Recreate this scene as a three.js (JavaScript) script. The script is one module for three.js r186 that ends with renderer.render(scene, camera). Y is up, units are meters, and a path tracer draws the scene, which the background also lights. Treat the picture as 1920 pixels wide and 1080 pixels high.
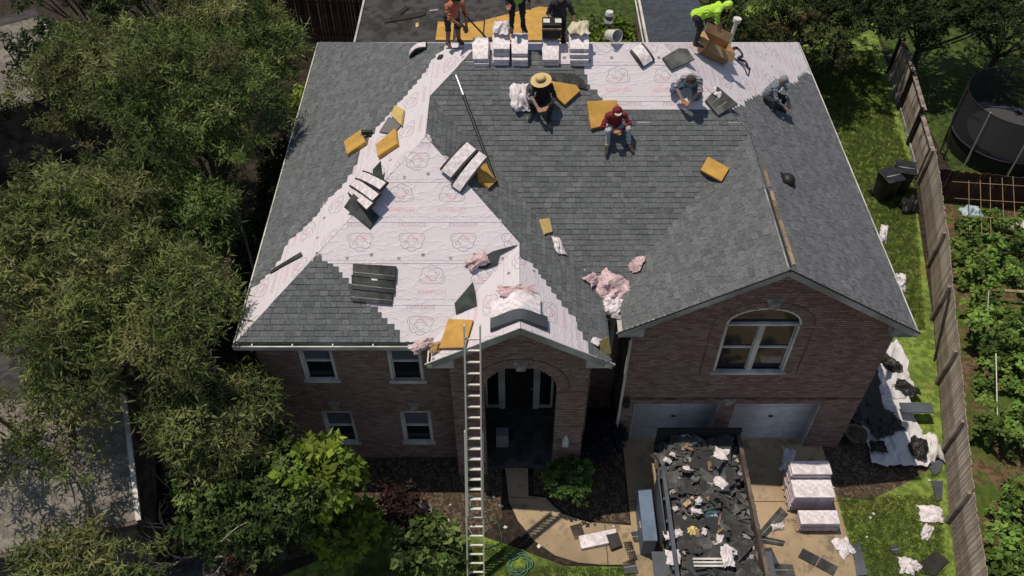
import * as THREE from 'three';
import { RoundedBoxGeometry } from 'three/addons/geometries/RoundedBoxGeometry.js';
import { mergeGeometries, mergeVertices } from 'three/addons/utils/BufferGeometryUtils.js';
import { MarchingCubes } from 'three/addons/objects/MarchingCubes.js';

// ---------- camera, sky, sun, exposure ----------
const scene = new THREE.Scene();
const camera = new THREE.PerspectiveCamera(37.04, 16 / 9, 0.1, 600);
camera.position.set(6.786, 22.0, 13.033);
camera.rotation.order = 'YXZ';
camera.rotation.set(-0.82987, 0, 0);
const SKY = 0.58; // overall sky brightness
const SUN = new THREE.Vector3(-0.31, 1, -0.14).normalize();
{ // clear summer sky: pale at the horizon, blue overhead, brighter towards the sun
  const w = 256, h = 128, d = new Float32Array(w * h * 4), v = new THREE.Vector3();
  for (let j = 0; j < h; j++) for (let i = 0; i < w; i++) {
    const el = ((j + .5) / h - .5) * Math.PI, az = ((i + .5) / w - .5) * Math.PI * 2; v.set(Math.cos(el) * Math.cos(az), Math.sin(el), Math.cos(el) * Math.sin(az));
    const k = Math.max(0, v.y), t = Math.pow(k, .55), g = Math.pow(Math.max(0, v.dot(SUN)), 6) * .25;
    const c = v.y < 0 ? [.20, .19, .17] : [.50 + (.19 - .50) * t + g, .53 + (.28 - .53) * t + g, .57 + (.44 - .57) * t + g * .95];
    for (let q = 0; q < 3; q++) d[(j * w + i) * 4 + q] = c[q] * SKY; d[(j * w + i) * 4 + 3] = 1;
  }
  const s = new THREE.DataTexture(d, w, h, THREE.RGBAFormat, THREE.FloatType); s.mapping = THREE.EquirectangularReflectionMapping; s.magFilter = s.minFilter = THREE.LinearFilter; s.needsUpdate = true;
  scene.background = s; scene.environment = s;
}
const sun = new THREE.DirectionalLight(0xfff1dc, 3.3);
sun.name = 'sun'; sun.position.copy(SUN).multiplyScalar(60).add(new THREE.Vector3(8, 0, -4));
sun.target.position.set(8, 0, -4); sun.castShadow = true;
Object.assign(sun.shadow.camera, { left: -32, right: 32, top: 32, bottom: -32, near: 1, far: 120 });
sun.shadow.mapSize.set(4096, 4096); sun.shadow.bias = -0.0004;
scene.add(sun); scene.add(sun.target);
const renderer = new THREE.WebGLRenderer({ antialias: true });
renderer.toneMapping = THREE.LinearToneMapping;
renderer.toneMappingExposure = 1.04;
renderer.shadowMap.enabled = true;

// ---------- helpers ----------
function rng(a) { return () => { a |= 0; a = a + 0x6D2B79F5 | 0; let t = Math.imul(a ^ a >>> 15, 1 | a); t = t + Math.imul(t ^ t >>> 7, 61 | t) ^ t; return ((t ^ t >>> 14) >>> 0) / 4294967296; }; }
const V = (x, y, z) => new THREE.Vector3(x, y, z);
const used = {};
function numbered(n) { n = n.replace(/_\d\d\d$/, ''); const k = used[n] = (used[n] ?? -1) + 1; return k ? n + '_' + String(k).padStart(3, '0') : n; }
function tag(o, label, category, group) { o.userData.label = label; o.userData.category = category; if (group) o.userData.group = group; return o; }
function thing(name, label, category, pos = [0, 0, 0], group) { const o = new THREE.Group(); o.name = numbered(name); o.position.set(...pos); scene.add(o); return tag(o, label, category, group); }
function part(name, geo, mat, parent, label) { const m = new THREE.Mesh(Array.isArray(geo) ? mg(geo) : geo, mat); m.name = name; m.castShadow = m.receiveShadow = true; parent.add(m); if (label) m.userData.label = label; return m; }
function solo(name, geo, mat, label, category, group) { const m = part(numbered(name), geo, mat, scene); return tag(m, label, category, group); }
function struct(name, geo, mat) { const m = part(numbered(name), geo, mat, scene); m.userData.kind = 'structure'; return m; }
function mg(gs) {
  gs = gs.map(g => g.index ? g.toNonIndexed() : g);
  const keys = ['position', 'normal', 'uv']; if (gs.every(g => g.attributes.color)) keys.push('color');
  for (const g of gs) for (const k of Object.keys(g.attributes)) if (!keys.includes(k)) g.deleteAttribute(k);
  for (const g of gs) { if (!g.attributes.normal) g.computeVertexNormals(); if (!g.attributes.uv) g.setAttribute('uv', new THREE.Float32BufferAttribute(new Float32Array(g.attributes.position.count * 2), 2)); }
  return mergeGeometries(gs);
}
function bx(w, h, d, x = 0, y = 0, z = 0, r = 0) { const g = r ? new RoundedBoxGeometry(w, h, d, 1, r) : new THREE.BoxGeometry(w, h, d); boxUV(g); return g.translate(x, y, z); }
function boxUV(g) { const p = g.attributes.position, n = g.attributes.normal, uv = g.attributes.uv; for (let i = 0; i < p.count; i++) { const ax = Math.abs(n.getX(i)), ay = Math.abs(n.getY(i)), az = Math.abs(n.getZ(i)); if (ay >= ax && ay >= az) uv.setXY(i, p.getX(i), p.getZ(i)); else if (ax >= az) uv.setXY(i, p.getZ(i), p.getY(i)); else uv.setXY(i, p.getX(i), p.getY(i)); } return g; }
function bar(a, b, w, h, up = V(0, 1, 0)) { // box from a to b
  const A = V(...a), B = V(...b), d = B.clone().sub(A), L = d.length(); d.normalize();
  let x = new THREE.Vector3().crossVectors(up, d); if (x.lengthSq() < 1e-5) x.set(1, 0, 0); x.normalize(); const y = new THREE.Vector3().crossVectors(d, x);
  const g = boxUV(new THREE.BoxGeometry(w, h, L)); g.applyMatrix4(new THREE.Matrix4().makeBasis(x, y, d).setPosition(A.add(B).multiplyScalar(.5))); return g;
}
function tube(pts, r, seg = 24, rad = 6) { return new THREE.TubeGeometry(new THREE.CatmullRomCurve3(pts.map(p => V(...p))), seg, r, rad); }
function cyl(a, b, r1, r2 = r1, n = 8) { const A = V(...a), B = V(...b), d = B.clone().sub(A), g = new THREE.CylinderGeometry(r2, r1, d.length(), n, 1); g.applyQuaternion(new THREE.Quaternion().setFromUnitVectors(V(0, 1, 0), d.normalize())); const c = A.add(B).multiplyScalar(.5); return g.translate(c.x, c.y, c.z); }
function flat(pts, y) { // horizontal polygon, uv in metres
  const s = new THREE.Shape(pts.map(p => new THREE.Vector2(p[0], -(p.length > 2 ? p[2] : p[1]))));
  const g = new THREE.ShapeGeometry(s); const p = g.attributes.position; for (let i = 0; i < p.count; i++) g.attributes.uv.setXY(i, p.getX(i), p.getY(i));
  g.rotateX(-Math.PI / 2); g.translate(0, y, 0); return g;
}
function slabPts(top, n, h, bevel = .012) { // prism under polygon: top ring lies h above pts along n, bevelled
  const N = top.length, c = top.reduce((s, p) => s.add(p), V(0, 0, 0)).multiplyScalar(1 / N), rings = [];
  for (const [off, ins] of [[.002, 0], [h - bevel, 0], [h, bevel]]) rings.push(top.map(p => { const q = p.clone(); const d = c.clone().sub(p); q.addScaledVector(d.normalize(), ins); return q.addScaledVector(n, off); }));
  const pos = [], uv = []; const tri = (a, b, d) => { for (const q of [a, b, d]) { pos.push(q.x, q.y, q.z); uv.push(q.x, q.z); } };
  for (let r = 0; r < 2; r++) for (let i = 0; i < N; i++) { const j = (i + 1) % N; tri(rings[r][i], rings[r][j], rings[r + 1][j]); tri(rings[r][i], rings[r + 1][j], rings[r + 1][i]); }
  for (let i = 1; i < N - 1; i++) tri(rings[2][0], rings[2][i], rings[2][i + 1]);
  const g = new THREE.BufferGeometry(); g.setAttribute('position', new THREE.Float32BufferAttribute(pos, 3)); g.setAttribute('uv', new THREE.Float32BufferAttribute(uv, 2)); g.computeVertexNormals(); return fixWinding(g, n);
}
function fixWinding(g) { let v = 0; const p = g.attributes.position, a = V(0, 0, 0), b = V(0, 0, 0), c = V(0, 0, 0), o = V(p.getX(0), p.getY(0), p.getZ(0)); for (let i = 0; i < p.count; i += 3) { a.fromBufferAttribute(p, i).sub(o); b.fromBufferAttribute(p, i + 1).sub(o); c.fromBufferAttribute(p, i + 2).sub(o); v += a.dot(b.cross(c)); } if (v < 0) { for (let i = 0; i < p.count; i += 3) { for (const at of Object.values(g.attributes)) { const s = at.itemSize; for (let k = 0; k < s; k++) { const t = at.array[(i + 1) * s + k]; at.array[(i + 1) * s + k] = at.array[(i + 2) * s + k]; at.array[(i + 2) * s + k] = t; } } } g.computeVertexNormals(); } return g; }

// ---------- procedural textures ----------
const NS = 256;
function vnoise(seed, period) { const r = rng(seed), t = new Float32Array(period * period).map(() => r()); return (x, y) => { x *= period; y *= period; const xi = Math.floor(x), yi = Math.floor(y), fx = x - xi, fy = y - yi, sx = fx * fx * (3 - 2 * fx), sy = fy * fy * (3 - 2 * fy); const g = (i, j) => t[((j % period + period) % period) * period + (i % period + period) % period]; return (g(xi, yi) * (1 - sx) + g(xi + 1, yi) * sx) * (1 - sy) + (g(xi, yi + 1) * (1 - sx) + g(xi + 1, yi + 1) * sx) * sy; }; }
function fbm(seed, p0, oct) { const ns = []; for (let i = 0; i < oct; i++) ns.push(vnoise(seed + i * 7, p0 << i)); return (x, y) => { let v = 0, a = .5, s = 0; for (const n of ns) { v += n(x, y) * a; s += a; a *= .62; } return v / s; }; }
function tex(size, fn, repeat, srgb = true) {
  const d = new Uint8Array(size * size * 4);
  for (let j = 0; j < size; j++) for (let i = 0; i < size; i++) { const c = fn(i / size, j / size); for (let k = 0; k < 3; k++) d[(j * size + i) * 4 + k] = Math.max(0, Math.min(255, (c.length ? c[k] : c) * 255)); d[(j * size + i) * 4 + 3] = 255; }
  const t = new THREE.DataTexture(d, size, size); t.wrapS = t.wrapT = THREE.RepeatWrapping; t.magFilter = THREE.LinearFilter; t.minFilter = THREE.LinearMipmapLinearFilter; t.generateMipmaps = true; if (srgb) t.colorSpace = THREE.SRGBColorSpace; t.repeat.set(repeat, repeat); t.needsUpdate = true; return t;
}
const mix = (a, b, t) => a.map((v, i) => v + (b[i] - v) * t);
const sm = (a, b, x) => { x = Math.max(0, Math.min(1, (x - a) / (b - a))); return x * x * (3 - 2 * x); };
const fA = fbm(3, 4, 6), fB = fbm(91, 8, 5), fC = fbm(55, 32, 3), fD = fbm(17, 3, 4);
const grain = tex(NS, (x, y) => .25 + .5 * fC(x, y) + .25 * fB(x, y), .9, false);
const fineBump = tex(NS, (x, y) => fC(x, y), 2.2, false);
const M = {};
const std = (c, rough = .85, extra = {}) => { const m = new THREE.MeshStandardMaterial({ roughness: rough, side: THREE.DoubleSide, ...extra }); if (Array.isArray(c)) m.color.setRGB(...c); else m.color.set(c); return m; };
// colour variation maps multiply the linear base colour (mean about 0.8 in sRGB)
const vary = (lo, hi, rep, f = fA) => tex(NS, (x, y) => lo + (hi - lo) * sm(.25, .75, f(x, y)), rep);
const dirty = vary(.72, 1, .23), mott = vary(.6, 1, .45, fB);
M.grass = std([1, 1, 1], 1, { map: tex(512, (x, y) => { const a = fA(x, y), b = fC(x, y), d = fD(x, y); let c = mix([.33, .41, .16], [.49, .57, .25], sm(.3, .7, b)); c = mix(c, [.52, .50, .26], sm(.5, .75, a) * .55); return mix(c, [.24, .28, .13], sm(.55, .75, d) * .5); }, .22), bumpMap: grain, bumpScale: .03 });
M.yardGrass = std([1, 1, 1], 1, { map: tex(512, (x, y) => { const a = fA(x, y), b = fC(x, y); return mix(mix([.16, .22, .07], [.27, .34, .11], sm(.3, .7, b)), [.36, .38, .14], sm(.5, .8, a) * .6); }, .17), bumpMap: grain, bumpScale: .03 });
M.garden = std([1, 1, 1], 1, { map: tex(512, (x, y) => { const a = fA(x, y), b = fC(x, y), d = fB(x, y); return mix(mix([.30, .24, .18], [.44, .36, .27], sm(.3, .7, b)), mix([.20, .28, .09], [.34, .42, .14], b), sm(.42, .6, .5 * a + .5 * d)); }, .3), bumpMap: grain, bumpScale: .05 });
M.soil = std([1, 1, 1], 1, { map: tex(512, (x, y) => { const b = fC(x, y), a = fA(x, y); return mix(mix([.13, .11, .09], [.24, .20, .17], sm(.3, .75, b)), [.16, .17, .08], sm(.5, .7, a) * .6); }, .3), bumpMap: grain, bumpScale: .05 });
M.mulch = std([1, 1, 1], 1, { map: tex(512, (x, y) => { const b = fC(x, y), a = fB(x, y); return mix(mix([.22, .18, .15], [.44, .38, .33], sm(.35, .75, b)), [.30, .27, .18], sm(.5, .75, a) * .6); }, .6), bumpMap: grain, bumpScale: .06 });
M.concrete = std([1, 1, 1], .95, { map: tex(512, (x, y) => { const a = fA(x, y), b = fC(x, y), d = fD(x, y); let c = mix([.60, .53, .43], [.70, .62, .51], sm(.3, .7, a)); c = mix(c, [.45, .40, .34], sm(.52, .8, d) * .6); c = mix(c, [.36, .33, .30], sm(.66, .76, fB(x, y)) * .5); return mix(c, [.5, .45, .39], sm(.6, .8, b) * .6); }, .2), bumpMap: fineBump, bumpScale: .004 });
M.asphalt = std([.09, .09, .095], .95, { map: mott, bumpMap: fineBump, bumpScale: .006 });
M.shingle = std([1, 1, 1], .95, { vertexColors: true, map: tex(512, (x, y) => .86 + .16 * sm(.25, .75, fC(x, y)) - .05 * sm(.5, .8, fA(x, y)), .8), bumpMap: fineBump, bumpScale: .003 });
M.darkShingle = std([.075, .08, .085], .93, { map: mott, bumpMap: fineBump, bumpScale: .003 });
M.oldShingle = std([.06, .058, .06], .95, { map: mott, bumpMap: fineBump, bumpScale: .004 });
M.felt = std([.055, .065, .068], .9, { map: mott });
M.brick = std([1, 1, 1], .9, { map: vary(.78, 1, 3, fB) });
M.mortar = std([.21, .17, .155], .95, { map: mott });
M.arch = std([.20, .11, .09], .9, { map: mott });
M.trim = std([.55, .54, .55], .55, { map: dirty });
M.white = std([.74, .73, .72], .5, { map: dirty });
M.gutter = std([.70, .68, .64], .5, { map: dirty });
M.lime = std([.42, .41, .40], .85, { map: mott });
M.glass = new THREE.MeshPhysicalMaterial({ color: new THREE.Color().setRGB(.012, .014, .02), roughness: .06, metalness: 0, specularIntensity: 1 });
M.shade = std([.10, .12, .15], .25, {});
M.dark = std([.012, .012, .014], .8);
M.black = std([.02, .02, .022], .55, { map: mott });
M.door = std([.85, .88, .93], .55, { map: dirty });
M.foam = std([.60, .35, .085], .95, { map: vary(.9, 1, 1.1, fA), bumpMap: fineBump, bumpScale: .012 });
M.paleFoam = std([.62, .47, .19], .95, { map: vary(.9, 1, 1.1, fA), bumpMap: fineBump, bumpScale: .012 });
M.ply = std([1, 1, 1], .85, { map: tex(NS, (x, y) => { const g = fB(x * .25, y); return mix([.66, .54, .40], [.80, .68, .52], sm(.3, .7, g)); }, .8) });
M.lumber = std([.42, .30, .18], .85, { map: vary(.7, 1, 1.3, fB) });
M.greyWood = std([.34, .29, .25], .9, { map: vary(.6, 1, 1.6, fB) });
M.fence = std([1, 1, 1], .92, { map: tex(NS, (x, y) => { const g = fB(x, y * .25), a = fA(x, y); return mix(mix([.63, .58, .54], [.84, .80, .76], sm(.3, .7, g)), [.34, .30, .27], sm(.5, .75, a) * .6); }, .5) });
M.fenceBrown = std([.12, .052, .035], .9, { map: mott });
M.card = std([.48, .30, .15], .85, { map: dirty });
M.wrap = std([.86, .80, .86], .45, { map: vary(.82, 1, 1.4, fB), bumpMap: fineBump, bumpScale: .006 });
M.pink = std([.72, .53, .57], .55, { map: vary(.8, 1, 1.8, fB), bumpMap: fineBump, bumpScale: .008 });
M.tan = std([.34, .25, .155], .85, { map: mott });
M.steel = std([.55, .55, .54], .35, { metalness: .7 });
M.alu = std([.62, .61, .58], .45, { metalness: .35 });
M.bark = std([.14, .115, .09], .95, { map: mott, bumpMap: grain, bumpScale: .02 });
M.paleBark = std([.46, .43, .38], .9, { map: mott });
M.blue = std([.10, .16, .27], .5, { map: dirty });
M.slate = std([.09, .105, .135], .7, { map: dirty });
M.rust = std([.16, .12, .10], .8, { map: mott });
M.greenHose = std([.06, .16, .10], .5);
M.red = std([.5, .05, .05], .7);
const leafMat = (c, t = .3) => { const m = new THREE.MeshPhysicalMaterial({ roughness: .8, specularIntensity: .35, side: THREE.DoubleSide, transmission: t, thickness: 0 }); m.color.setRGB(...c); return m; };
// underlayment print: rows of lettering and outlined emblems, every second row turned upside down
const PW = 1.28, PH = 2.1;
function printTex() {
  const w = 768, h = 1260, c = document.createElement('canvas'); c.width = w; c.height = h; const g = c.getContext('2d');
  g.fillStyle = '#e0dce0'; g.fillRect(0, 0, w, h);
  const r = rng(5);
  for (let i = 0; i < 260; i++) { g.globalAlpha = .05 + .05 * r(); g.fillStyle = r() > .5 ? '#e2cdd4' : '#cfd4e0'; g.beginPath(); g.ellipse(r() * w, r() * h, 30 + r() * 90, 8 + r() * 26, 0, 0, 7); g.fill(); }
  g.globalAlpha = 1;
  function emblem(cx, cy, flip) {
    g.save(); g.translate(cx, cy); if (flip) g.rotate(Math.PI); g.strokeStyle = '#98929e'; g.lineWidth = 9; g.lineCap = 'round';
    const a = (x, y, rx, ry, s = 0, e = 7) => { g.beginPath(); g.ellipse(x, y, rx, ry, 0, s, e > 6.28 ? Math.PI * 2 : e); g.stroke(); };
    // text side is up (negative y); wide lobes near the text, one arch at the far end
    const lobes = [[0, 112, 66, 52], [-88, 56, 64, 66], [88, 56, 64, 66], [-130, -40, 56, 64], [130, -40, 56, 64], [-48, -66, 62, 46], [48, -66, 62, 46]];
    g.lineWidth = 17; for (const l of lobes) a(...l); g.fillStyle = '#e0dce0'; for (const l of lobes) { g.beginPath(); g.ellipse(...l, 0, 0, 7); g.fill(); } g.fillRect(-70, -60, 140, 150);
    g.lineWidth = 7; a(-128, -38, 30, 36, Math.PI * .3, Math.PI * 1.6); a(128, -38, 30, 36, Math.PI * 1.4, Math.PI * 2.6); a(-80, 40, 34, 30, Math.PI * .6, Math.PI * 1.9); a(80, 40, 34, 30, Math.PI * 1.1, Math.PI * 2.4);
    g.lineWidth = 7; a(-10, -40, 46, 30, Math.PI * .9, Math.PI * 2.2); a(52, 8, 34, 40, Math.PI * 1.2, Math.PI * 2.6); a(-50, 14, 36, 40, Math.PI * .4, Math.PI * 1.7); a(4, 58, 52, 30, Math.PI * .1, Math.PI * 1.2);
    g.beginPath(); g.moveTo(-62, 112); g.lineTo(62, 112); g.stroke();
    g.globalAlpha = .14; g.fillStyle = '#e07f92'; g.beginPath(); g.ellipse(24, -50, 90, 54, 0, 0, 7); g.fill(); g.globalAlpha = 1;
    g.restore();
  }
  function word(cx, cy, flip, col) { g.save(); g.translate(cx, cy); if (flip) g.rotate(Math.PI); g.fillStyle = col; g.font = 'bold 92px sans-serif'; g.textAlign = 'center'; g.textBaseline = 'middle'; g.scale(430 / Math.max(1, g.measureText('PROARMOR').width), 1.12); g.fillText('PROARMOR', 0, 0); g.restore(); }
  emblem(384, 215, true); word(384, 448, true, '#dcb8c1');
  for (const x of [0, 768]) { word(x, 690, false, '#c6b8c2'); emblem(x, 930, false); }
  g.fillStyle = '#8b857f'; g.fillRect(150, 1130, 50, 48); g.fillStyle = '#a39a92'; g.fillRect(560, 1182, 50, 46);
  g.strokeStyle = '#aaa2ac'; g.lineWidth = 5; g.beginPath(); g.moveTo(0, 570); g.lineTo(w, 570); g.moveTo(0, 1240); g.lineTo(w, 1240); g.stroke();
  g.fillStyle = '#807a84'; for (let i = 0; i < 6; i++) { g.fillRect(i * 128 + 40, 556, 9, 14); g.fillRect(i * 128 + 80, 1226, 9, 14); }
  const t = new THREE.CanvasTexture(c); t.wrapS = t.wrapT = THREE.RepeatWrapping; t.colorSpace = THREE.SRGBColorSpace; t.repeat.set(1 / PW, 1 / PH); t.anisotropy = 8; return t;
}
const wr = fbm(77, 4, 4), wr2 = fbm(78, 16, 3);
const wrinkle = tex(512, (x, y) => { const v = wr(x, y * 2), q = wr2(x * .5 + .02 * v, y); const e = Math.pow(1 - Math.abs(2 * v - 1), 9), d = Math.pow(1 - Math.abs(2 * q - 1), 7); return .15 + .55 * e + .3 * d * sm(.4, .7, fA(x, y)); }, .4, false);
M.print = std([.86, .85, .90], .6, { map: printTex(), bumpMap: wrinkle, bumpScale: .014 });
M.plainWrap = std([.66, .63, .68], .6, { map: vary(.85, 1, .8, fB), bumpMap: wrinkle, bumpScale: .01 });
// ---------- ground, paving ----------
struct('ground', flat([[-70, -90], [90, -90], [90, 60], [-70, 60]], 0), M.soil);
struct('lawn', flat([[16.6, -26], [24.4, -26], [23.3, -16], [22.2, -11.5], [20.9, -5.6], [19.5, -.4], [18.6, 3.2], [17.9, 6], [17.5, 12], [15.98, 12], [15.98, .9], [16.9, .3], [16.6, -8]], .006), M.grass);
struct('lawn', flat([[2.6, 2.35], [4.6, 2.0], [6.0, 2.15], [7.2, 2.6], [8.2, 3.0], [10.2, 3.02], [10.2, 12], [-3, 12], [-3, 5]], .008), M.grass);
struct('neighbour_lawn', flat([[24.2, -40], [60, -40], [60, -11.6], [24.2, -12.4]], .005), M.yardGrass);
struct('garden_ground', flat([[22.8, -12], [34, -10.4], [34, 12], [18.2, 12], [19.7, -.5], [21.1, -5.7]], .007), M.garden);
struct('back_lawn', flat([[8.5, -40], [24.2, -40], [24.2, -26], [16.5, -22], [8.5, -17]], .004), M.yardGrass);
struct('driveway', [bx(5.9, .16, 13.4, 13.03, -.055, 5.43)].map(g => g)[0], M.concrete);
{ // front walk, a poured slab with two joints
  const s = [[6.55, -.3], [7.25, -.3], [7.25, .95], [7.75, 1.0], [7.95, 1.25], [8.2, 1.5], [8.9, 1.75], [10.08, 1.85], [10.08, 2.98], [9.2, 2.98], [8.55, 2.92], [7.95, 2.72], [7.4, 2.3], [6.95, 1.7], [6.7, 1.1]];
  const sh = new THREE.Shape(s.map(p => new THREE.Vector2(p[0], -p[1]))); const g = new THREE.ExtrudeGeometry(sh, { depth: .06, bevelEnabled: false }); g.rotateX(-Math.PI / 2); struct('path', g, M.concrete);
  struct('path_joint', [bar([6.72, .0605, .98], [7.5, .0605, 1.02], .018, .004), bar([9.35, .0605, 1.8], [9.35, .0605, 2.98], .018, .004)].reduce((a, b) => mg([a, b])), M.dark);
  for (const z of [1.1, 4.2, 7.3]) struct('driveway_joint', bx(5.88, .004, .02, 13.03, .0262, z), M.dark);
}
struct('mulch_bed', flat([[.4, -.36], [6.5, -.36], [6.5, 1.6], [6.0, 2.1], [4.6, 1.95], [2.6, 2.3], [.2, 3]], .012), M.mulch);
struct('mulch_bed', flat([[15.99, -.75], [18.7, -.9], [19.4, -.2], [18.0, .55], [16.9, 1.05], [15.99, .95]], .012), M.mulch);
struct('mulch_bed', flat([[7.4, -.3], [10.05, -1.8], [10.05, 1.75], [8.9, 1.66], [8.15, 1.4], [7.85, .95], [7.4, .85]], .01), M.mulch);

// ---------- the house: dimensions ----------
const s = .607, sec = Math.hypot(1, s), W = 16.8, D = 13.538, EV = 5.65, xer = 9.184, xe = 6.976, xel = 2 * xe - xer, ze = .546, zm = -1.764, xg = 13.112, xgl = 2 * xg - W, zg = -.421, hb = xer - xe, hg = W - xg, am = (zm + D) / 2;
const house = thing('brick_house', 'two storey brick house with arched porch, double garage and half shingled grey roof', 'house');
const PL = {
  M: { B: [0, EV, zm], U: [1, 0, 0], R: [0, 0, -1], H: [[0, -1, am], [1, -1, 0], [1, 1, -xer], [-1, -1, W], [-1, 1, xgl], [0, 1, -.09]] },
  WF: { B: [0, EV, 0], U: [1, 0, 0], R: [0, 0, -1], H: [[1, -1, 0], [-1, -1, xer], [-1, 1, xel], [0, 1, -.09]] },
  WR1: { B: [xer, EV, 0], U: [0, 0, -1], R: [-1, 0, 0], H: [[1, 0, ze], [-1, 1, -zm], [0, -1, hb], [0, 1, -.09]] },
  WR2: { B: [xer, EV, 0], U: [0, 0, -1], R: [-1, 0, 0], H: [[1, -1, 0], [-1, 1, -zm], [0, 1, -hb], [0, -1, xer / 2]] },
  L1: { B: [0, EV, 0], U: [0, 0, 1], R: [1, 0, 0], H: [[-1, -1, 0], [1, -1, D], [0, -1, xer / 2], [0, 1, -.09]] },
  L2: { B: [0, EV, 0], U: [0, 0, 1], R: [1, 0, 0], H: [[-1, -1, zm], [1, -1, D], [0, 1, -xer / 2], [0, -1, am]] },
  Rt1: { B: [W, EV, 0], U: [0, 0, -1], R: [-1, 0, 0], H: [[1, 0, zg], [-1, -1, D], [0, -1, hg], [0, 1, -.09]] },
  Rt2: { B: [W, EV, 0], U: [0, 0, -1], R: [-1, 0, 0], H: [[1, -1, zm], [-1, -1, D], [0, 1, -hg], [0, -1, am]] },
  GL: { B: [xgl, EV, 0], U: [0, 0, 1], R: [1, 0, 0], H: [[-1, 0, zg], [1, 1, -zm], [0, -1, hg], [0, 1, -.09]] },
  EL: { B: [xel, EV, 0], U: [0, 0, 1], R: [1, 0, 0], H: [[-1, 0, ze], [1, 1, 0], [0, -1, hb], [0, 1, -.09]] },
  BK: { B: [W, EV, -D], U: [-1, 0, 0], R: [0, 0, 1], H: [[1, -1, 0], [-1, -1, W], [0, -1, am], [0, 1, -.09]] },
};
for (const p of Object.values(PL)) { p.n = V(...p.U).cross(V(p.R[0], s, p.R[2]).normalize()).normalize(); }
const at = (p, u, a, h = 0) => V(p.B[0] + p.U[0] * u + p.R[0] * a + p.n.x * h, p.B[1] + s * a + p.n.y * h, p.B[2] + p.U[2] * u + p.R[2] * a + p.n.z * h);
function clip(poly, H) { for (const [A, B, C] of H) { const o = []; for (let i = 0; i < poly.length; i++) { const p = poly[i], q = poly[(i + 1) % poly.length], dp = A * p[0] + B * p[1] + C, dq = A * q[0] + B * q[1] + C; if (dp >= 0) o.push(p); if (dp * dq < 0) { const t = dp / (dp - dq); o.push(p.map((v, k) => v + (q[k] - v) * t)); } } poly = o; if (poly.length < 3) return []; } return poly; }
function planeGeo(p, h, thick = 0) {
  const poly = clip([[-40, -1], [40, -1], [40, 20], [-40, 20]], p.H), pos = [], uv = [];
  for (let i = 1; i < poly.length - 1; i++) for (const k of [0, i, i + 1]) { const q = at(p, poly[k][0], poly[k][1], h); pos.push(q.x, q.y, q.z); uv.push(poly[k][0], poly[k][1] * sec); }
  const g = new THREE.BufferGeometry(); g.setAttribute('position', new THREE.Float32BufferAttribute(pos, 3)); g.setAttribute('uv', new THREE.Float32BufferAttribute(uv, 2)); g.computeVertexNormals(); return g;
}
const roof = part('roof', mg(Object.values(PL).map(p => planeGeo(p, -.02))), M.ply, house);
{ // strips of underlayment, each lapped over the one below and printed with its own offset
  const r = rng(404), st = PH / 2 / sec; for (const k of Object.keys(PL)) if (k !== 'BK') { const p = PL[k]; for (let j = 0, a = 0; a < am; j++, a += st) { const off = r() * PW, lift = .006 + .003 * r(); const poly = clip([[-40, a - .03], [40, a - .03], [40, a + st + .02], [-40, a + st + .02]], p.H); if (poly.length < 3) continue; const n = Math.max(2, 0), pos = [], uv = []; const us = poly.map(q => q[0]), u0 = Math.min(...us), u1 = Math.max(...us); const cols = Math.ceil((u1 - u0) / .3);
    for (let c = 0; c < cols; c++) for (let e = 0; e < 4; e++) { const A = a - .03 + (st + .05) * e / 4, B = a - .03 + (st + .05) * (e + 1) / 4, x0 = u0 + (u1 - u0) * c / cols, x1 = u0 + (u1 - u0) * (c + 1) / cols, q = clip([[x0, A], [x1, A], [x1, B], [x0, B]], p.H); for (let i = 1; i < q.length - 1; i++) for (const t of [0, i, i + 1]) { const [u, v] = q[t], f = (v - a) / st, h = lift + .009 * Math.max(0, 1 - f) + .008 * Math.max(0, fA(u * .21 + j * .3, v * .37) - .5); const w = at(p, u, v, h); pos.push(w.x, w.y, w.z); uv.push(u + off, v * sec); } }
    const g = new THREE.BufferGeometry(); g.setAttribute('position', new THREE.Float32BufferAttribute(pos, 3)); g.setAttribute('uv', new THREE.Float32BufferAttribute(uv, 2)); const w = mergeVertices(g, 1e-4); w.computeVertexNormals(); part('underlayment', w, M.print, roof); } } }
part('underlayment', planeGeo(PL.BK, .006), M.print, roof);

// ---------- shingles: courses of laminated tabs, each tab clipped to its slope ----------
const regions = {
  M: [[5.3,5.55],[7.79,5.55],[7.84,5.41],[8.22,5.36],[8.72,5.22],[8.84,4.73],[9.09,4.53],[9.35,4.31],[9.48,4.08],[13.04,4.07],[13.43,3.44],[9.09,-0.61],[8.54,-0.61],[4.2,4.47]],
  WF: [[-0.2,-0.21],[-0.15,0.11],[1.94,1.91],[2.06,1.88],[2.74,1.27],[3.39,0.72],[4.24,-0],[4.32,-0.2]],
  WR: [[5.89,4.72],[4.79,4.64],[4.53,4.38],[4.18,4.17],[4.33,3.62],[3.6,3.49],[2.18,2.2],[1.73,2.13],[1.67,1.84],[1.18,1.4],[0.4,0.8],[-0.23,0.47],[-0.84,0.41],[-0.52,-0.28],[0.99,-0.28],[2.27,0.55],[6.77,4.56]],
  L: [[-0.69,-0.12],[-1.6,-0.08],[-1.94,0.23],[-2.3,0.59],[-3.08,0.98],[-3.66,1.66],[-4.48,2.31],[-6.15,2.91],[-7.06,3.73],[-8.32,4.66],[-8.7,4.92],[-13.72,0.01],[-0.23,-0.16]],
  Rt: [[5.98,4.09],[7.61,2.96],[9.5,1.44],[11.14,0.37],[11.94,-0.23],[0.31,-0.3],[0.06,0.22],[0.42,3.88],[5.56,3.85]],
};
regions.GL = [[-9, 0], [0, 0], [0, 9], [-9, 9]];
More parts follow.
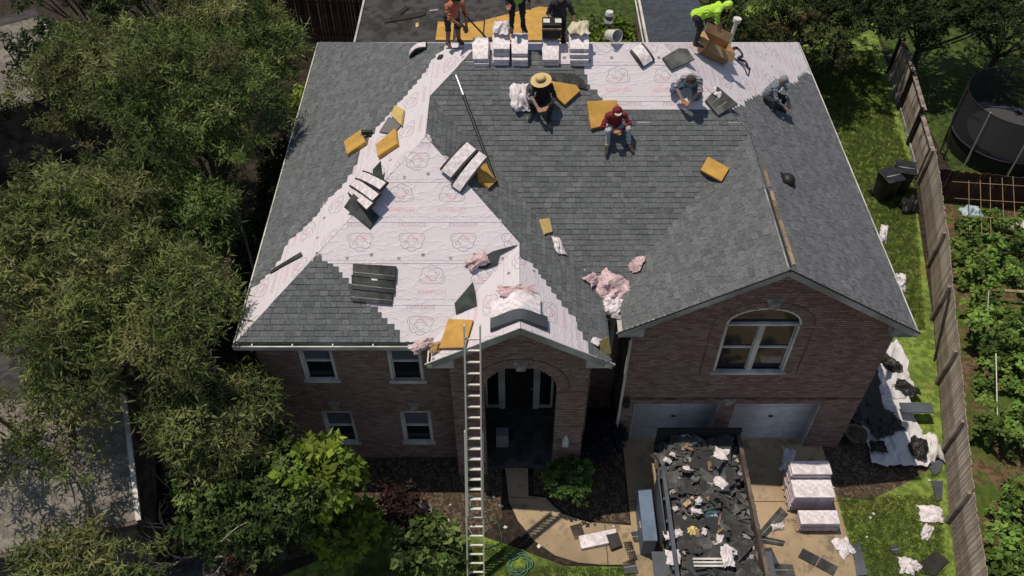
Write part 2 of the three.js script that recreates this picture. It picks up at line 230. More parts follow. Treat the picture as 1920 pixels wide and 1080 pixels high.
function spans(poly, a) { const xs = []; for (let i = 0; i < poly.length; i++) { const p = poly[i], q = poly[(i + 1) % poly.length]; if ((p[1] > a) !== (q[1] > a)) xs.push(p[0] + (q[0] - p[0]) * (a - p[1]) / (q[1] - p[1])); } xs.sort((x, y) => x - y); const o = []; for (let i = 0; i + 1 < xs.length; i += 2) o.push([xs[i], xs[i + 1]]); return o; }
const EXP = .143 / sec, A0 = .09;
const tones = [[.126, .138, .152], [.136, .148, .163], [.147, .159, .174], [.114, .125, .138], [.13, .143, .156], [.163, .175, .19]];
function tabGeo(p, H, u0, u1, a0, a1, h0, h1, col) { // wedge of one tab: raised lower edge, flush upper edge
  const poly = clip([[u0, a0, h0], [u1, a0, h0], [u1, a1, h1], [u0, a1, h1]], H.map(h => h)); if (poly.length < 3) return null;
  const pos = [], uv = [], N = poly.length, P = poly.map(q => at(p, q[0], q[1], q[2])), Q = poly.map(q => at(p, q[0], q[1], .003));
  const add = (v, q) => { pos.push(v.x, v.y, v.z); uv.push(q[0], q[1] * sec); };
  for (let i = 1; i < N - 1; i++) for (const k of [0, i, i + 1]) add(P[k], poly[k]);
  for (let i = 0; i < N; i++) { const j = (i + 1) % N; if (poly[i][2] < h1 + .0005 && poly[j][2] < h1 + .0005) continue; add(Q[i], poly[i]); add(Q[j], poly[j]); add(P[j], poly[j]); add(Q[i], poly[i]); add(P[j], poly[j]); add(P[i], poly[i]); }
  const g = new THREE.BufferGeometry(); g.setAttribute('position', new THREE.Float32BufferAttribute(pos, 3)); g.setAttribute('uv', new THREE.Float32BufferAttribute(uv, 2));
  const c = new Float32Array(pos.length); for (let i = 0; i < c.length; i += 3) { c[i] = col[0]; c[i + 1] = col[1]; c[i + 2] = col[2]; } g.setAttribute('color', new THREE.BufferAttribute(c, 3)); g.computeVertexNormals(); return g;
}
const singles = [], rest = [];
function shingle(key, patches, seed, single, tint = [1, 1, 1]) {
  const r = rng(seed), reg = regions[key]; let aMax = 0; for (const q of reg) aMax = Math.max(aMax, q[1]);
  for (let i = 0, a = A0; a < Math.min(aMax, am); i++, a += EXP) for (const [l0, l1] of spans(reg, a + EXP * .5)) {
    const j0 = l0 + (r() - .5) * .05, j1 = l1 + (r() - .5) * .05;
    for (const pn of patches) { // headlap strip left bare where no further course covers it
      const p = PL[pn], g = tabGeo(p, p.H, j0, j1, a - .01, a + EXP * 2.15, .019, .014, tones[3]); if (g) rest.push(g);
    }
    let u = j0 - r() * .3;
    while (u < j1) {
      const w = (r() > .5 ? .11 : .18) + r() * .2, up = r() > .45, lum = .90 + .2 * r(), t = tones[Math.min(5, Math.floor(r() * r() * 3 + r() * 3.4))].map((v, k) => v * lum * tint[k]);
      const e = u + w, x0 = Math.max(u, j0), x1 = Math.min(e - .009, j1); u = e; if (x1 - x0 < .02) continue;
      for (const pn of patches) { const p = PL[pn], g = tabGeo(p, p.H, x0, x1, a, a + EXP + .012, up ? .036 : .028, .018, t); if (g) (single && a < single && singles.length < 300 && x1 - x0 > .2 ? singles : rest).push(g); }
    }
  }
}
shingle('WF', ['WF'], 11, 3);
shingle('GL', ['GL'], 12, 1.7);
shingle('M', ['M'], 13, 1.5);
shingle('WR', ['WR1', 'WR2'], 14, 0);
shingle('L', ['L1', 'L2'], 15, 0, [1, 1.02, 1.02]);
shingle('Rt', ['Rt1', 'Rt2'], 16, 0, [1.0, .98, 1.03]);
for (const g of singles) part('shingle', g, M.shingle, roof);
{ const m = part('shingles', mg(rest), M.shingle, roof); m.userData.kind = 'stuff'; }
{ // pale adhesive lines on the bare headlap of the topmost courses, ridge deck strip still open
  const ln = (p, A, B, w) => { const a = at(PL[p], ...A, .022), b = at(PL[p], ...B, .022); return bar(a.toArray(), b.toArray(), w, .003, PL[p].n); };
  part('adhesive_strip', mg([ln('M', [5.52,5.44], [7.76,5.43], .028), ln('M', [9.91,3.95], [12.92,3.94], .03), ln('Rt1', [5.88,3.98], [5.59,3.73], .05)]), M.lime, roof);
  const b = (n, x0, z0, z1, w, m, dx = 0) => part(n, [bar([xg + dx, EV + s * (W - xg) - Math.abs(dx) * s + .035, z0], [xg + dx, EV + s * (W - xg) - Math.abs(dx) * s + .035, z1], w, .016)], m, roof);
  b('ridge_board', 0, -.62, -3.15, .13, M.tan, .09); b('ridge_board', 0, -3.3, -4.1, .12, M.tan, .08);
  b('ridge_slot', 0, -.5, -3.2, .035, M.dark, .01); b('ridge_edge', 0, -.45, -3.2, .03, M.lime, -.045);
}
// hip and valley trims of the shingled slopes
// ---------- eaves: fascia, soffit, gutters ----------
function soffit(pts) { part('soffit', flat(pts, EV - .16), M.trim, house); }
soffit([[.02, -.0], [4.9, -.0], [4.9, -.5], [.5, -.5], [.5, -D], [.02, -D]]);
soffit([[W - .02, zg], [W - .5, zg], [W - .5, -D], [W - .02, -D]]);
soffit([[8.6, -.2], [xer, -.2], [xer, zm], [xgl, zm], [xgl, zg], [xgl + .5, zg], [xgl + .5, -2.4], [8.6, -2.4]]);
function gutter(a, b, out, label, brk = .95) {
  const g = part('gutter', new THREE.BufferGeometry(), M.gutter, house, label), A = V(...a), B = V(...b), d = B.clone().sub(A), L = d.length(); d.normalize(); const o = V(...out), up = V(0, 1, 0);
  const seg = (off, y, w, h) => { const p = A.clone().addScaledVector(o, off), q = B.clone().addScaledVector(o, off); p.y += y; q.y += y; return bar(p.toArray(), q.toArray(), w, h); };
  g.geometry = mg([seg(0, -.06, .012, .12), seg(-.012, .001, .035, .014), seg(-.06, -.115, .11, .012), seg(-.12, -.06, .012, .12), bar(A.clone().addScaledVector(o, .005).add(V(0, -.06, 0)).toArray(), A.clone().addScaledVector(o, -.12).add(V(0, -.06, 0)).toArray(), .012, .12), bar(B.clone().addScaledVector(o, .005).add(V(0, -.06, 0)).toArray(), B.clone().addScaledVector(o, -.12).add(V(0, -.06, 0)).toArray(), .012, .12)]);
  part('gutter_bed', seg(-.06, -.105, .1, .01), M.dark, g);
  for (let t = .45; t < L; t += brk) { const p = A.clone().addScaledVector(d, t), q = p.clone().addScaledVector(o, -.12); p.y += .012; q.y += .012; part('gutter_bracket', bar(p.toArray(), q.toArray(), .03, .012), M.white, g); }
  return g;
}
gutter([0, EV, -D + .02], [0, EV, 0], [-1, 0, 0], 'long white gutter along the left eave', .92);
gutter([.02, EV, .02], [xel - .15, EV, .02], [0, 0, 1], 'white gutter over the front left windows', .98);
gutter([W, EV, zg], [W, EV, -D + .02], [1, 0, 0], 'long pale gutter along the right eave', 1.6);
gutter([xel - .01, EV, .05], [xel - .01, EV, ze], [-1, 0, 0], 'short gutter left of the porch gable', .3);
gutter([xer - .06, EV, -1.1], [xer - .06, EV, ze], [1, 0, 0], 'short gutter right of the porch gable', .6);
part('fascia', [bar([.1, EV - .07, -.13], [xel, EV - .07, -.13], .02, .2), bar([.13, EV - .07, -.13], [.13, EV - .07, -D], .02, .2), bar([W - .13, EV - .07, zg], [W - .13, EV - .07, -D], .02, .2)], M.trim, house);
function gable(x0, xp, x1, z, zw) { // rake boards, boxed returns, soffit under the rake
  const hp = EV + s * (xp - x0), g = [];
  for (const [a, b] of [[x0, xp], [x1, xp]]) {
    g.push(bar([a, EV - .10, z - .02], [b, hp - .10, z - .02], .04, .22, V(0, 0, 1)).translate(0, 0, 0));
  }
  part('rake_board', [bar([x0 - .02, EV - .1, z - .015], [xp, hp - .1, z - .015], .03, .2), bar([xp, hp - .1, z - .014], [x1 + .02, EV - .1, z - .014], .03, .2)], M.trim, house);
  part('rake_soffit', [bar([x0, EV - .17, (z + zw) / 2], [xp, hp - .17, (z + zw) / 2], Math.abs(z - zw), .012), bar([xp, hp - .17, (z + zw) / 2], [x1, EV - .17, (z + zw) / 2], Math.abs(z - zw), .012)], M.trim, house);
  for (const [a, d] of [[x0, 1], [x1, -1]]) { const w = .62, sh = new THREE.Shape([[0, -.2], [w, -.2], [w, w * s - .16], [0, -.14]].map(p => new THREE.Vector2(a + d * p[0], EV + p[1]))); const e = new THREE.ExtrudeGeometry(sh, { depth: Math.abs(z - zw) - .045, bevelEnabled: false }); e.translate(0, 0, zw + .003); part('eave_return', e, M.trim, house); }
}
gable(xel, xe, xer, ze, .25); gable(xgl, xg, W, zg, -.72);
// drip edge lines along the rakes
part('drip_edge', [bar([xgl - .02, EV + .012, zg + .012], [xg, EV + s * hg + .012, zg + .012], .02, .03), bar([xg, EV + s * hg + .012, zg + .013], [W + .02, EV + .012, zg + .013], .02, .03)], M.dark, house);

// ---------- walls and bricks ----------
function wallMesh(pts, holes, z, th, mat) { const sh = new THREE.Shape(pts.map(p => new THREE.Vector2(...p))); for (const h of holes) sh.holes.push(new THREE.Path(h.map(p => new THREE.Vector2(...p)))); const e = new THREE.ExtrudeGeometry(sh, { depth: th, bevelEnabled: false }); e.translate(0, 0, z - th); return part('wall', e, mat, house); }
const rect = (x0, y0, x1, y1) => [[x0, y0], [x1, y0], [x1, y1], [x0, y1]];
const archP = (x0, x1, y0, ys) => { const c = (x0 + x1) / 2, r = (x1 - x0) / 2, o = [[x0, y0], [x1, y0]]; for (let i = 0; i <= 16; i++) o.push([c + r * Math.cos(Math.PI * i / 16), ys + r * Math.sin(Math.PI * i / 16)]); return o; };
const brickGeo = new RoundedBoxGeometry(1, 1, 1, 1, .06);
const brickTones = [[.33, .215, .19], [.36, .235, .205], [.30, .19, .165], [.40, .27, .235], [.26, .165, .145], [.34, .23, .20]];
function bricks(wall, pts, holes, z, seed, nSingle, deep = .012) {
  const r = rng(seed), y0 = Math.min(...pts.map(p => p[1])), y1 = Math.max(...pts.map(p => p[1])), C = .0762, L = .203; const all = [];
  for (let i = 0, y = y0 + .01; y + .057 < y1; i++, y += C) {
    const ym = y + .03; let iv = spans(pts, ym); for (const h of holes) { const hs = spans(h, ym); for (const [a, b] of hs) iv = iv.flatMap(([p, q]) => b <= p || a >= q ? [[p, q]] : [[p, a], [b, q]].filter(v => v[1] - v[0] > .03)); }
    for (const [p, q] of iv) for (let x = p - (i % 2 ? .1 : 0); x < q; x += L) { const a = Math.max(x, p), b = Math.min(x + .193, q); if (b - a > .03) all.push([a, b, y]); }
  }
  const mat = M.brick, stuff = []; let n = 0; const pick = all.length / Math.max(1, nSingle);
  let bl = 1; all.forEach((b, i) => { const m4 = new THREE.Matrix4().compose(V((b[0] + b[1]) / 2, b[2] + .0285, z - .02 + deep + (r() - .5) * .005), new THREE.Quaternion(), V(b[1] - b[0], .058, .04)); const c = new THREE.Color().setRGB(...brickTones[Math.floor(r() * 6)].map((v, k) => v * (k ? bl : bl = .86 + .28 * r()))); if (n < nSingle && i >= n * pick) { n++; const k = brickMat(c); const m = part('brick', brickGeo, k, wall); m.applyMatrix4(m4); } else stuff.push([m4, c]); });
  const im = new THREE.InstancedMesh(brickGeo, mat, stuff.length); im.name = 'bricks'; im.userData.kind = 'stuff'; stuff.forEach(([m, c], i) => { im.setMatrixAt(i, m); im.setColorAt(i, c); }); im.castShadow = im.receiveShadow = true; wall.add(im);
}
const bms = []; function brickMat(c) { if (bms.length < 10) { const m = M.brick.clone(); m.color.copy(c); bms.push(m); return m; } return bms[Math.floor(c.r * 1e5) % 10]; }
// garage wing
const GW = [[xgl + .36, 0], [W - .36, 0], [W - .36, EV - .05], [xg, EV + s * (hg - .36) + .0], [xgl + .36, EV - .05]];
const gHoles = [rect(10.2, 0, 12.58, 2.2), rect(13.0, 0, 15.4, 2.2), (() => { const o = [[12.1, 3.68], [13.99, 3.68], [13.99, 5.62]]; for (let i = 1; i < 16; i++) o.push([13.045 + .945 * Math.cos(Math.PI * i / 16), 5.62 + .62 * Math.sin(Math.PI * i / 16)]); o.push([12.1, 5.62]); return o; })()];
const wG = wallMesh(GW, gHoles, -.72, .3, M.mortar); bricks(wG, GW, gHoles, -.72, 21, 300);
// left wing front
const WFp = rect(.36, 0, xer - .36, EV - .14);
const lw = [[1.4, 3.81, 2.26, 5.3], [3.63, 3.78, 4.5, 5.3], [1.55, .83, 2.4, 2.36], [3.7, .83, 4.55, 2.36]];
const wHoles = [...lw.map(q => rect(...q)), rect(5.75, 0, 8.3, 5.2)];
const wL = wallMesh(WFp, wHoles, -.36, .3, M.mortar); bricks(wL, WFp, wHoles, -.36, 22, 0);
// porch front
const EP = [[5.26, 0], [8.68, 0], [8.68, EV + s * .02], [xe, EV + s * (hb - .52)], [5.26, EV + s * .02]];
const eHole = [archP(6.08, 7.92, 0, 4.24)];
const wE = wallMesh(EP, eHole, .25, .28, M.mortar); bricks(wE, EP, eHole, .25, 23, 0);
{ // arch ring and bands of the porch, each course a recessed joint line
  const g = [], R = 1.25; for (let i = 1; i < 26; i++) { const t = Math.PI * i / 26; g.push(cyl([7 + R * Math.cos(t - .058), 4.24 + R * Math.sin(t - .058), .256], [7 + R * Math.cos(t + .058), 4.24 + R * Math.sin(t + .058), .256], .02, .02, 6)); }
  part('arch_band', mg(g), M.arch, wE);
  for (const y of [1.75, 2.55, 3.35, 4.15]) for (const [a, b] of [[5.3, 6.05], [7.95, 8.66]]) part('joint_band', bx(b - a, .03, .012, (a + b) / 2, y, .262), M.mortar, wE);
}
const keyGeo = (w0, w1, h) => { const sh = new THREE.Shape([[-w0 / 2, 0], [w0 / 2, 0], [w1 / 2, h], [-w1 / 2, h]].map(p => new THREE.Vector2(...p))); return new THREE.ExtrudeGeometry(sh, { depth: .08, bevelEnabled: true, bevelSize: .008, bevelThickness: .008, bevelSegments: 1 }); };
function keystone(x, y, z, w0, w1, h) { part('keystone', keyGeo(w0, w1, h).translate(x, y, z - .03), M.lime, house); }
keystone(7.0, 5.05, .25, .2, .34, .34); keystone(13.12, 6.24, -.72, .2, .4, .34); keystone(12.8, 2.2, -.72, .16, .32, .24); keystone(1.98, 2.5, -.36, .14, .26, .26); keystone(4.13, 2.5, -.36, .14, .26, .26);
// porch inside: side walls, back wall, door with sidelights
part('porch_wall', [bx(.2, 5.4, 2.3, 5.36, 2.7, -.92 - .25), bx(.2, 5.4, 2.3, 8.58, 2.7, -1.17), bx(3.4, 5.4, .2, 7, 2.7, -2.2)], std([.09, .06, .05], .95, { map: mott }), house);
part('porch_ceiling', bx(3.2, .06, 2.2, 7, 5.25, -1), M.greyWood, house);
part('porch_floor', bx(3.0, .14, 2.2, 7, .07, -1.05), M.asphalt, house);  // porch shade is put into the dark floor colour
{ const d = part('front_door', bx(.92, 2.1, .06, 7.0, 1.19, -2.06, .01), M.black, house); part('door_panel', [bx(.3, .7, .03, 6.79, 1.6, -2.03), bx(.3, .7, .03, 7.21, 1.6, -2.03), bx(.3, .5, .03, 6.79, .75, -2.03), bx(.3, .5, .03, 7.21, .75, -2.03)], M.dark, d); part('door_handle', cyl([7.36, 1.15, -2.02], [7.36, 1.15, -1.95], .03), M.steel, d); }
for (const x of [6.22, 7.78]) { const w = part('sidelight', [bx(.07, 2.2, .1, x - .2, 1.25, -2.05), bx(.07, 2.2, .1, x + .2, 1.25, -2.05), bx(.47, .07, .1, x, 2.32, -2.05), bx(.47, .07, .1, x, .2, -2.05)], M.white, house); part('pane', bx(.34, 2.1, .02, x, 1.25, -2.07), M.glass, w); }
part('door_frame', [bx(.16, 2.3, .14, 6.5, 1.28, -2.04), bx(.16, 2.3, .14, 7.5, 1.28, -2.04)], M.white, house);
{ const w = part('transom_window', [bx(.09, 1.6, .1, 6.32, 3.7, -2.05), bx(.09, 1.6, .1, 7.68, 3.7, -2.05), bx(1.45, .09, .1, 7, 4.5, -2.05), bx(1.45, .09, .1, 7, 2.95, -2.05), bx(.14, 1.5, .09, 6.62, 3.7, -2.05), bx(.14, 1.5, .09, 7.38, 3.7, -2.05)], M.white, house); part('pane', bx(1.36, 1.5, .02, 7, 3.7, -2.08), M.glass, w); }
// windows
function win(x0, y0, x1, y1, z, label, mull) {
  const f = .07, w = part('window', [bx(x1 - x0 + .1, .09, .12, (x0 + x1) / 2, y0 - .03, z - .01), bx(x1 - x0, f, .1, (x0 + x1) / 2, y1 - f / 2, z - .06), bx(f, y1 - y0 - f, .1, x0 + f / 2, (y0 + y1 - f) / 2 + .02, z - .06), bx(f, y1 - y0 - f, .1, x1 - f / 2, (y0 + y1 - f) / 2 + .02, z - .06)], M.white, house, label);
  const ym = (y0 + y1) / 2, cols = mull ? [[x0 + f, mull - .06], [mull + .06, x1 - f]] : [[x0 + f, x1 - f]];
  if (mull) part('mullion', bx(.14, y1 - y0 - f, .09, mull, (y0 + y1) / 2, z - .06), M.white, w);
  for (const [a, b] of cols) { part('meeting_rail', bx(b - a, .05, .06, (a + b) / 2, ym, z - .08), M.white, w); part('sash', [bx(.035, y1 - y0 - f, .04, a + .017, (y0 + y1) / 2, z - .1), bx(.035, y1 - y0 - f, .04, b - .017, (y0 + y1) / 2, z - .1)], M.white, w); part('pane', bx(b - a, ym - y0, .012, (a + b) / 2, (y0 + ym) / 2, z - .12), M.glass, w); part('pane', bx(b - a, y1 - ym, .012, (a + b) / 2, (y1 + ym) / 2, z - .10), mull ? M.glass : M.shade, w); }
  part('reveal', [bx(x1 - x0 + .02, y1 - y0 + .02, .02, (x0 + x1) / 2, (y0 + y1) / 2, z - .27)], M.dark, w); return w;
}
win(...lw[0], -.36, 'upper window nearest the left corner'); win(...lw[1], -.36, 'upper window left of the ladder'); win(...lw[2], -.36, 'lower window behind the bright bush'); win(...lw[3], -.36, 'lower window left of the porch');
{ const w = win(12.1, 3.68, 13.99, 5.62, -.72, 'large arched double window in the garage gable', 13.045);
  const ring = []; for (let i = 0; i < 18; i++) { const t0 = Math.PI * i / 18, t1 = Math.PI * (i + 1) / 18, q = t => [13.045 + .93 * Math.cos(t), 5.62 + .6 * Math.sin(t), -.77]; ring.push(bar(q(t0), q(t1), .1, .08)); }
  part('arch_frame', mg(ring), M.white, w);
  const sh = new THREE.Shape(); sh.absellipse(13.045, 5.6, .9, .58, 0, Math.PI, false); part('pane', new THREE.ShapeGeometry(sh).translate(0, 0, -.82), M.glass, w);
  const g = []; for (let i = 1; i < 30; i++) { const t = Math.PI * i / 30, q = t => [13.045 + 1.28 * Math.cos(t), 5.55 + .92 * Math.sin(t), -.715]; g.push(cyl(q(t - .05), q(t + .05), .018, .018, 5)); } for (const x of [11.765, 14.325]) g.push(cyl([x, 3.6, -.715], [x, 5.5, -.715], .018, .018, 5)); part('arch_band', mg(g), M.arch, wG); }
// recessed stair wall between porch and garage, and the garage's left wall
{ const pts = rect(8.7, 0, xgl + .5, EV - .14), h = [rect(8.95, 2.4, 9.62, 4.2)]; const w = wallMesh(pts, h, -2.12, .25, M.mortar); bricks(w, pts, h, -2.12, 24, 0); win(8.95, 2.4, 9.62, 4.2, -2.12, 'narrow window in the recess beside the garage'); }
part('wall', bx(.28, EV - .1, 1.7, xgl + .5, (EV - .1) / 2, -1.6), M.mortar, house);
part('wall', [bx(.28, EV - .1, D - 1.4, .5, (EV - .1) / 2, -(D) / 2 - .1), bx(.28, EV - .1, D - 1.8, W - .5, (EV - .1) / 2, -D / 2 - .5), bx(W - .8, EV - .1, .28, W / 2, (EV - .1) / 2, -D + .5)], M.mortar, house);
part('downspout', [tube([[xgl + .28, 5.4, zg - .02], [xgl + .34, 5.2, -.62], [xgl + .36, 4.9, -.66], [xgl + .36, .3, -.66]], .045, 30, 6)], M.gutter, house);
part('downspout', [cyl([-.02, 5.5, -5.9], [.14, 5.3, -5.9], .045), cyl([.2, 5.3, -5.9], [.2, .2, -5.9], .045)], M.gutter, house);
// garage doors, four panels high
for (const [x0, x1, lb] of [[10.2, 12.58, 'left garage door behind the debris trailer'], [13.0, 15.4, 'right garage door']]) {
  const d = part('garage_door', bx(x1 - x0, 2.2, .04, (x0 + x1) / 2, 1.1, -1.05), M.door, house, lb);
  for (let j = 0; j < 4; j++) part('panel', bx(x1 - x0 - .02, .53, .02, (x0 + x1) / 2, .28 + j * .55, -1.018, .008), M.door, d);
  part('reveal', [bx(.04, 2.2, .3, x0 + .02, 1.1, -.88), bx(.04, 2.2, .3, x1 - .02, 1.1, -.88), bx(x1 - x0, .04, .3, (x0 + x1) / 2, 2.18, -.88)], M.trim, d);
  part('door_handle', bx(.12, .04, .05, (x0 + x1) / 2 + .05, 1.2, -.99), M.dark, d);
}
part('brick_band', bx(6.6, .09, .03, xg, 2.46, -.712), M.arch, wG);
for (const [x, y, z, n] of [[9.95, 2.3, -.66, 'dark lantern at the left garage corner'], [8.24, 1.85, .31, 'pale lantern on the right porch pier']]) { const l = part('wall_lantern', [bx(.16, .26, .14, x, y, z), bx(.1, .1, .1, x, y + .2, z), cyl([x, y + .25, z], [x, y + .34, z], .05, .01)], n[0] === 'p' ? M.white : M.black, house, n); part('lantern_bracket', bx(.05, .05, .14, x, y, z - .08), M.black, l); }
// ---------- placing things on the roof ----------
const order = ['WR1', 'WR2', 'L1', 'L2', 'Rt1', 'Rt2', 'GL', 'EL', 'WF', 'M', 'BK'];
function planeAt(P) { let best = null, bd = 1e9; for (const k of order) { const p = PL[k], d = V(...P).sub(V(...p.B)), u = d.x * p.U[0] + d.z * p.U[2], a = d.x * p.R[0] + d.z * p.R[2]; if (p.H.some(h => h[0] * u + h[1] * a + h[2] < -.12)) continue; const e = Math.abs(p.B[1] + s * a - P[1]); if (e < bd) { bd = e; best = p; } } return best || PL.M; }
const normAt = P => planeAt(P).n.clone();
function lay(name, label, cat, A, B, group, lift = .038) { // a group whose x axis runs from A to B along the roof and whose y axis is the roof's normal
  const n = normAt(A), a = V(...A), b = V(...B), x = b.clone().sub(a); const L = x.length(); x.normalize(); x.addScaledVector(n, -x.dot(n)).normalize(); const z = new THREE.Vector3().crossVectors(x, n);
  const g = thing(name, label, cat, [0, 0, 0], group); g.position.copy(a).addScaledVector(n, lift); g.quaternion.setFromRotationMatrix(new THREE.Matrix4().makeBasis(x, n, z)); g.userData.len = undefined; delete g.userData.len; g._L = L; return g;
}
function slab(pts, h, lift = .036, bevel = .012) { const n = normAt(pts[0]); return slabPts(pts.map(p => V(...p).addScaledVector(n, lift)), n, h, Math.min(bevel, h * .4)); }
function crumple(w, d, h, seed, nx = 16, nz = 12) { // folded loose sheet, standing up in creases
  const r = rng(seed), g = new THREE.PlaneGeometry(w, d, nx, nz); g.rotateX(-Math.PI / 2); const p = g.attributes.position, f = fbm(seed + 100, 3, 3), q = fbm(seed + 200, 5, 3), ox = r(), oz = r();
  for (let i = 0; i < p.count; i++) { const x = p.getX(i) / w + .5, z = p.getZ(i) / d + .5, e = 1 - Math.pow(Math.max(Math.abs(x - .5), Math.abs(z - .5)) * 2, 3); const a = 1 - Math.abs(2 * f(x * .7 + ox, z * .7 + oz) - 1), b = 1 - Math.abs(2 * q(x + oz, z + ox) - 1); p.setXYZ(i, p.getX(i) * (.8 + .35 * f(z, x + ox)) + (q(x, z) - .5) * w * .25, .012 + h * (a * a * .75 + b * b * .45) * (.35 + .65 * e), p.getZ(i) * (.75 + .5 * q(x + .3, z)) + (f(x, z) - .5) * d * .35); }
  g.computeVertexNormals(); return g;
}
// foam pads the roofers sit and kneel on
const pads = [
  [[[2.16,6.96,-6.16],[2.65,7.26,-6.31],[2.88,7.4,-5.58],[2.36,7.08,-5.45]], 'yellow foam pad on the left slope beside a dark tool', .1, 0],
  [[[3.23,7.61,-5.19],[3.75,7.93,-5.48],[3.88,8,-4.74],[3.35,7.68,-4.6]], 'yellow foam pad on white underlayment below the grey paper sheet', .1, 0],
  [[[3.52,7.78,-6.3],[3.62,7.85,-6.65],[3.91,8.02,-6.22],[3.9,8.02,-5.52]], 'pale foam pad on the left hip above the grey paper sheet', .08, 1],
  [[[5.81,7.7,-4.19],[6.12,7.51,-4.59],[6.35,7.37,-4.05],[6.15,7.49,-3.6],[5.87,7.66,-3.73]], 'orange foam pad tucked between striped bundles and the metal pole', .09, 0],
  [[[7.77,8.64,-6.69],[8.51,8.57,-6.59],[8.61,8.49,-6.44],[8.19,8.28,-6.1],[7.86,8.45,-6.38]], 'orange foam pad right of the person in the straw hat', .1, 0],
  [[[8.78,8.34,-6.19],[9.59,8.35,-6.22],[9.61,8.03,-5.69],[8.88,7.93,-5.52]], 'large orange foam pad behind the person in the red hoodie', .1, 0],
  [[[11.73,7.34,-4.54],[11.95,7.53,-4.86],[12.45,7.48,-4.45],[12.21,7.34,-4.08]], 'orange foam pad alone near the garage valley', .1, 0],
  [[[5.24,5.99,-0.56],[5.86,6.31,-0.26],[5.69,6.21,0.5],[5.04,5.81,0.2]], 'orange foam pad at the ladder top on the porch roof', .11, 0],
  [[[7.47,6.69,-3.34],[7.72,6.65,-3.42],[7.8,6.49,-3.07],[7.58,6.62,-2.85]], 'pale foam scrap above the small wrapper on the middle slope', .05, 1],
];
for (const [pts, label, h, pale] of pads) solo('foam_pad', slab(pts, h), pale ? M.paleFoam : M.foam, label, 'foam pad', 'foam pads on the roof');
// loose sheets, felt and strips
const sheets = [
  ['paper_sheet', [[3.21,7.6,-5.84],[3.45,7.75,-6.33],[3.89,8.01,-5.67],[3.67,7.88,-5.38]], .03, std([.15, .145, .15], .8), 'grey paper sheet lying across a pale foam pad on the left hip', 'sheet'],
  ['felt_piece', [[3.3,7.97,-3.82],[3.49,8.09,-4.01],[3.6,7.7,-3.38],[3.29,7.73,-3.42]], .02, M.felt, 'dark felt piece above the striped wrappers on the left front slope', 'felt'],
  ['shingle_sheet', [[2.62,7.45,-2.96],[2.85,7.63,-3.27],[3.51,7.33,-2.77],[3.28,7.16,-2.49]], .05, M.darkShingle, 'dark shingle sheets below the striped wrappers on the left front slope', 'shingles'],
  ['felt_piece', [[5.59,6.67,-1.69],[6.04,6.69,-1.72],[6.31,6.88,-2.02],[6.95,6.97,-2.17],[6.49,6.83,-1.95],[6.42,6.7,-1.73],[6.13,6.64,-1.64]], .02, M.felt, 'torn dark felt ribbon near the top of the porch ridge', 'felt'],
  ['felt_piece', [[5.38,6.2,-0.91],[5.59,6.25,-1],[5.82,6.48,-1.36],[5.94,6.36,-0.68],[5.42,6.05,-0.67]], .02, std([.04, .062, .062], .85, { map: mott }), 'greenish triangular felt piece above the ladder pad', 'felt'],
  ['shingle_strip', [[0.62,6.03,-2.04],[0.64,6.04,-2.16],[1.47,6.54,-2.31],[1.55,6.59,-2.14]], .015, M.felt, 'single dark shingle strip on the white left hip', 'shingle'],
  ['felt_patch', [[4.94,8.65,-8.32],[4.86,6.44,-12.24],[5.42,6.43,-12.26],[5.48,8.98,-7.79]], .012, M.darkShingle, 'dark felt patch on the white hip beside the ridge bundles', 'felt'],
  ['shingle_scrap', [[4.69,8.5,-7.99],[4.76,8.54,-8.14],[4.89,8.62,-8.04],[4.84,8.59,-7.88]], .015, M.black, 'tiny black scrap on the upper white hip strip', 'scrap'],
  ['shingle_sheet', [[10.84,8.99,-7.27],[11.29,9.14,-7.51],[11.53,9.13,-7.5],[11.72,8.97,-7.23],[11.07,8.81,-6.97]], .06, std([.14, .147, .15], .9, { map: mott }), 'grey shingle sheets left of the open cardboard box', 'shingles'],
];
for (const [n, pts, h, m, label, cat] of sheets) solo(n, slab(pts, h), m, label, cat);
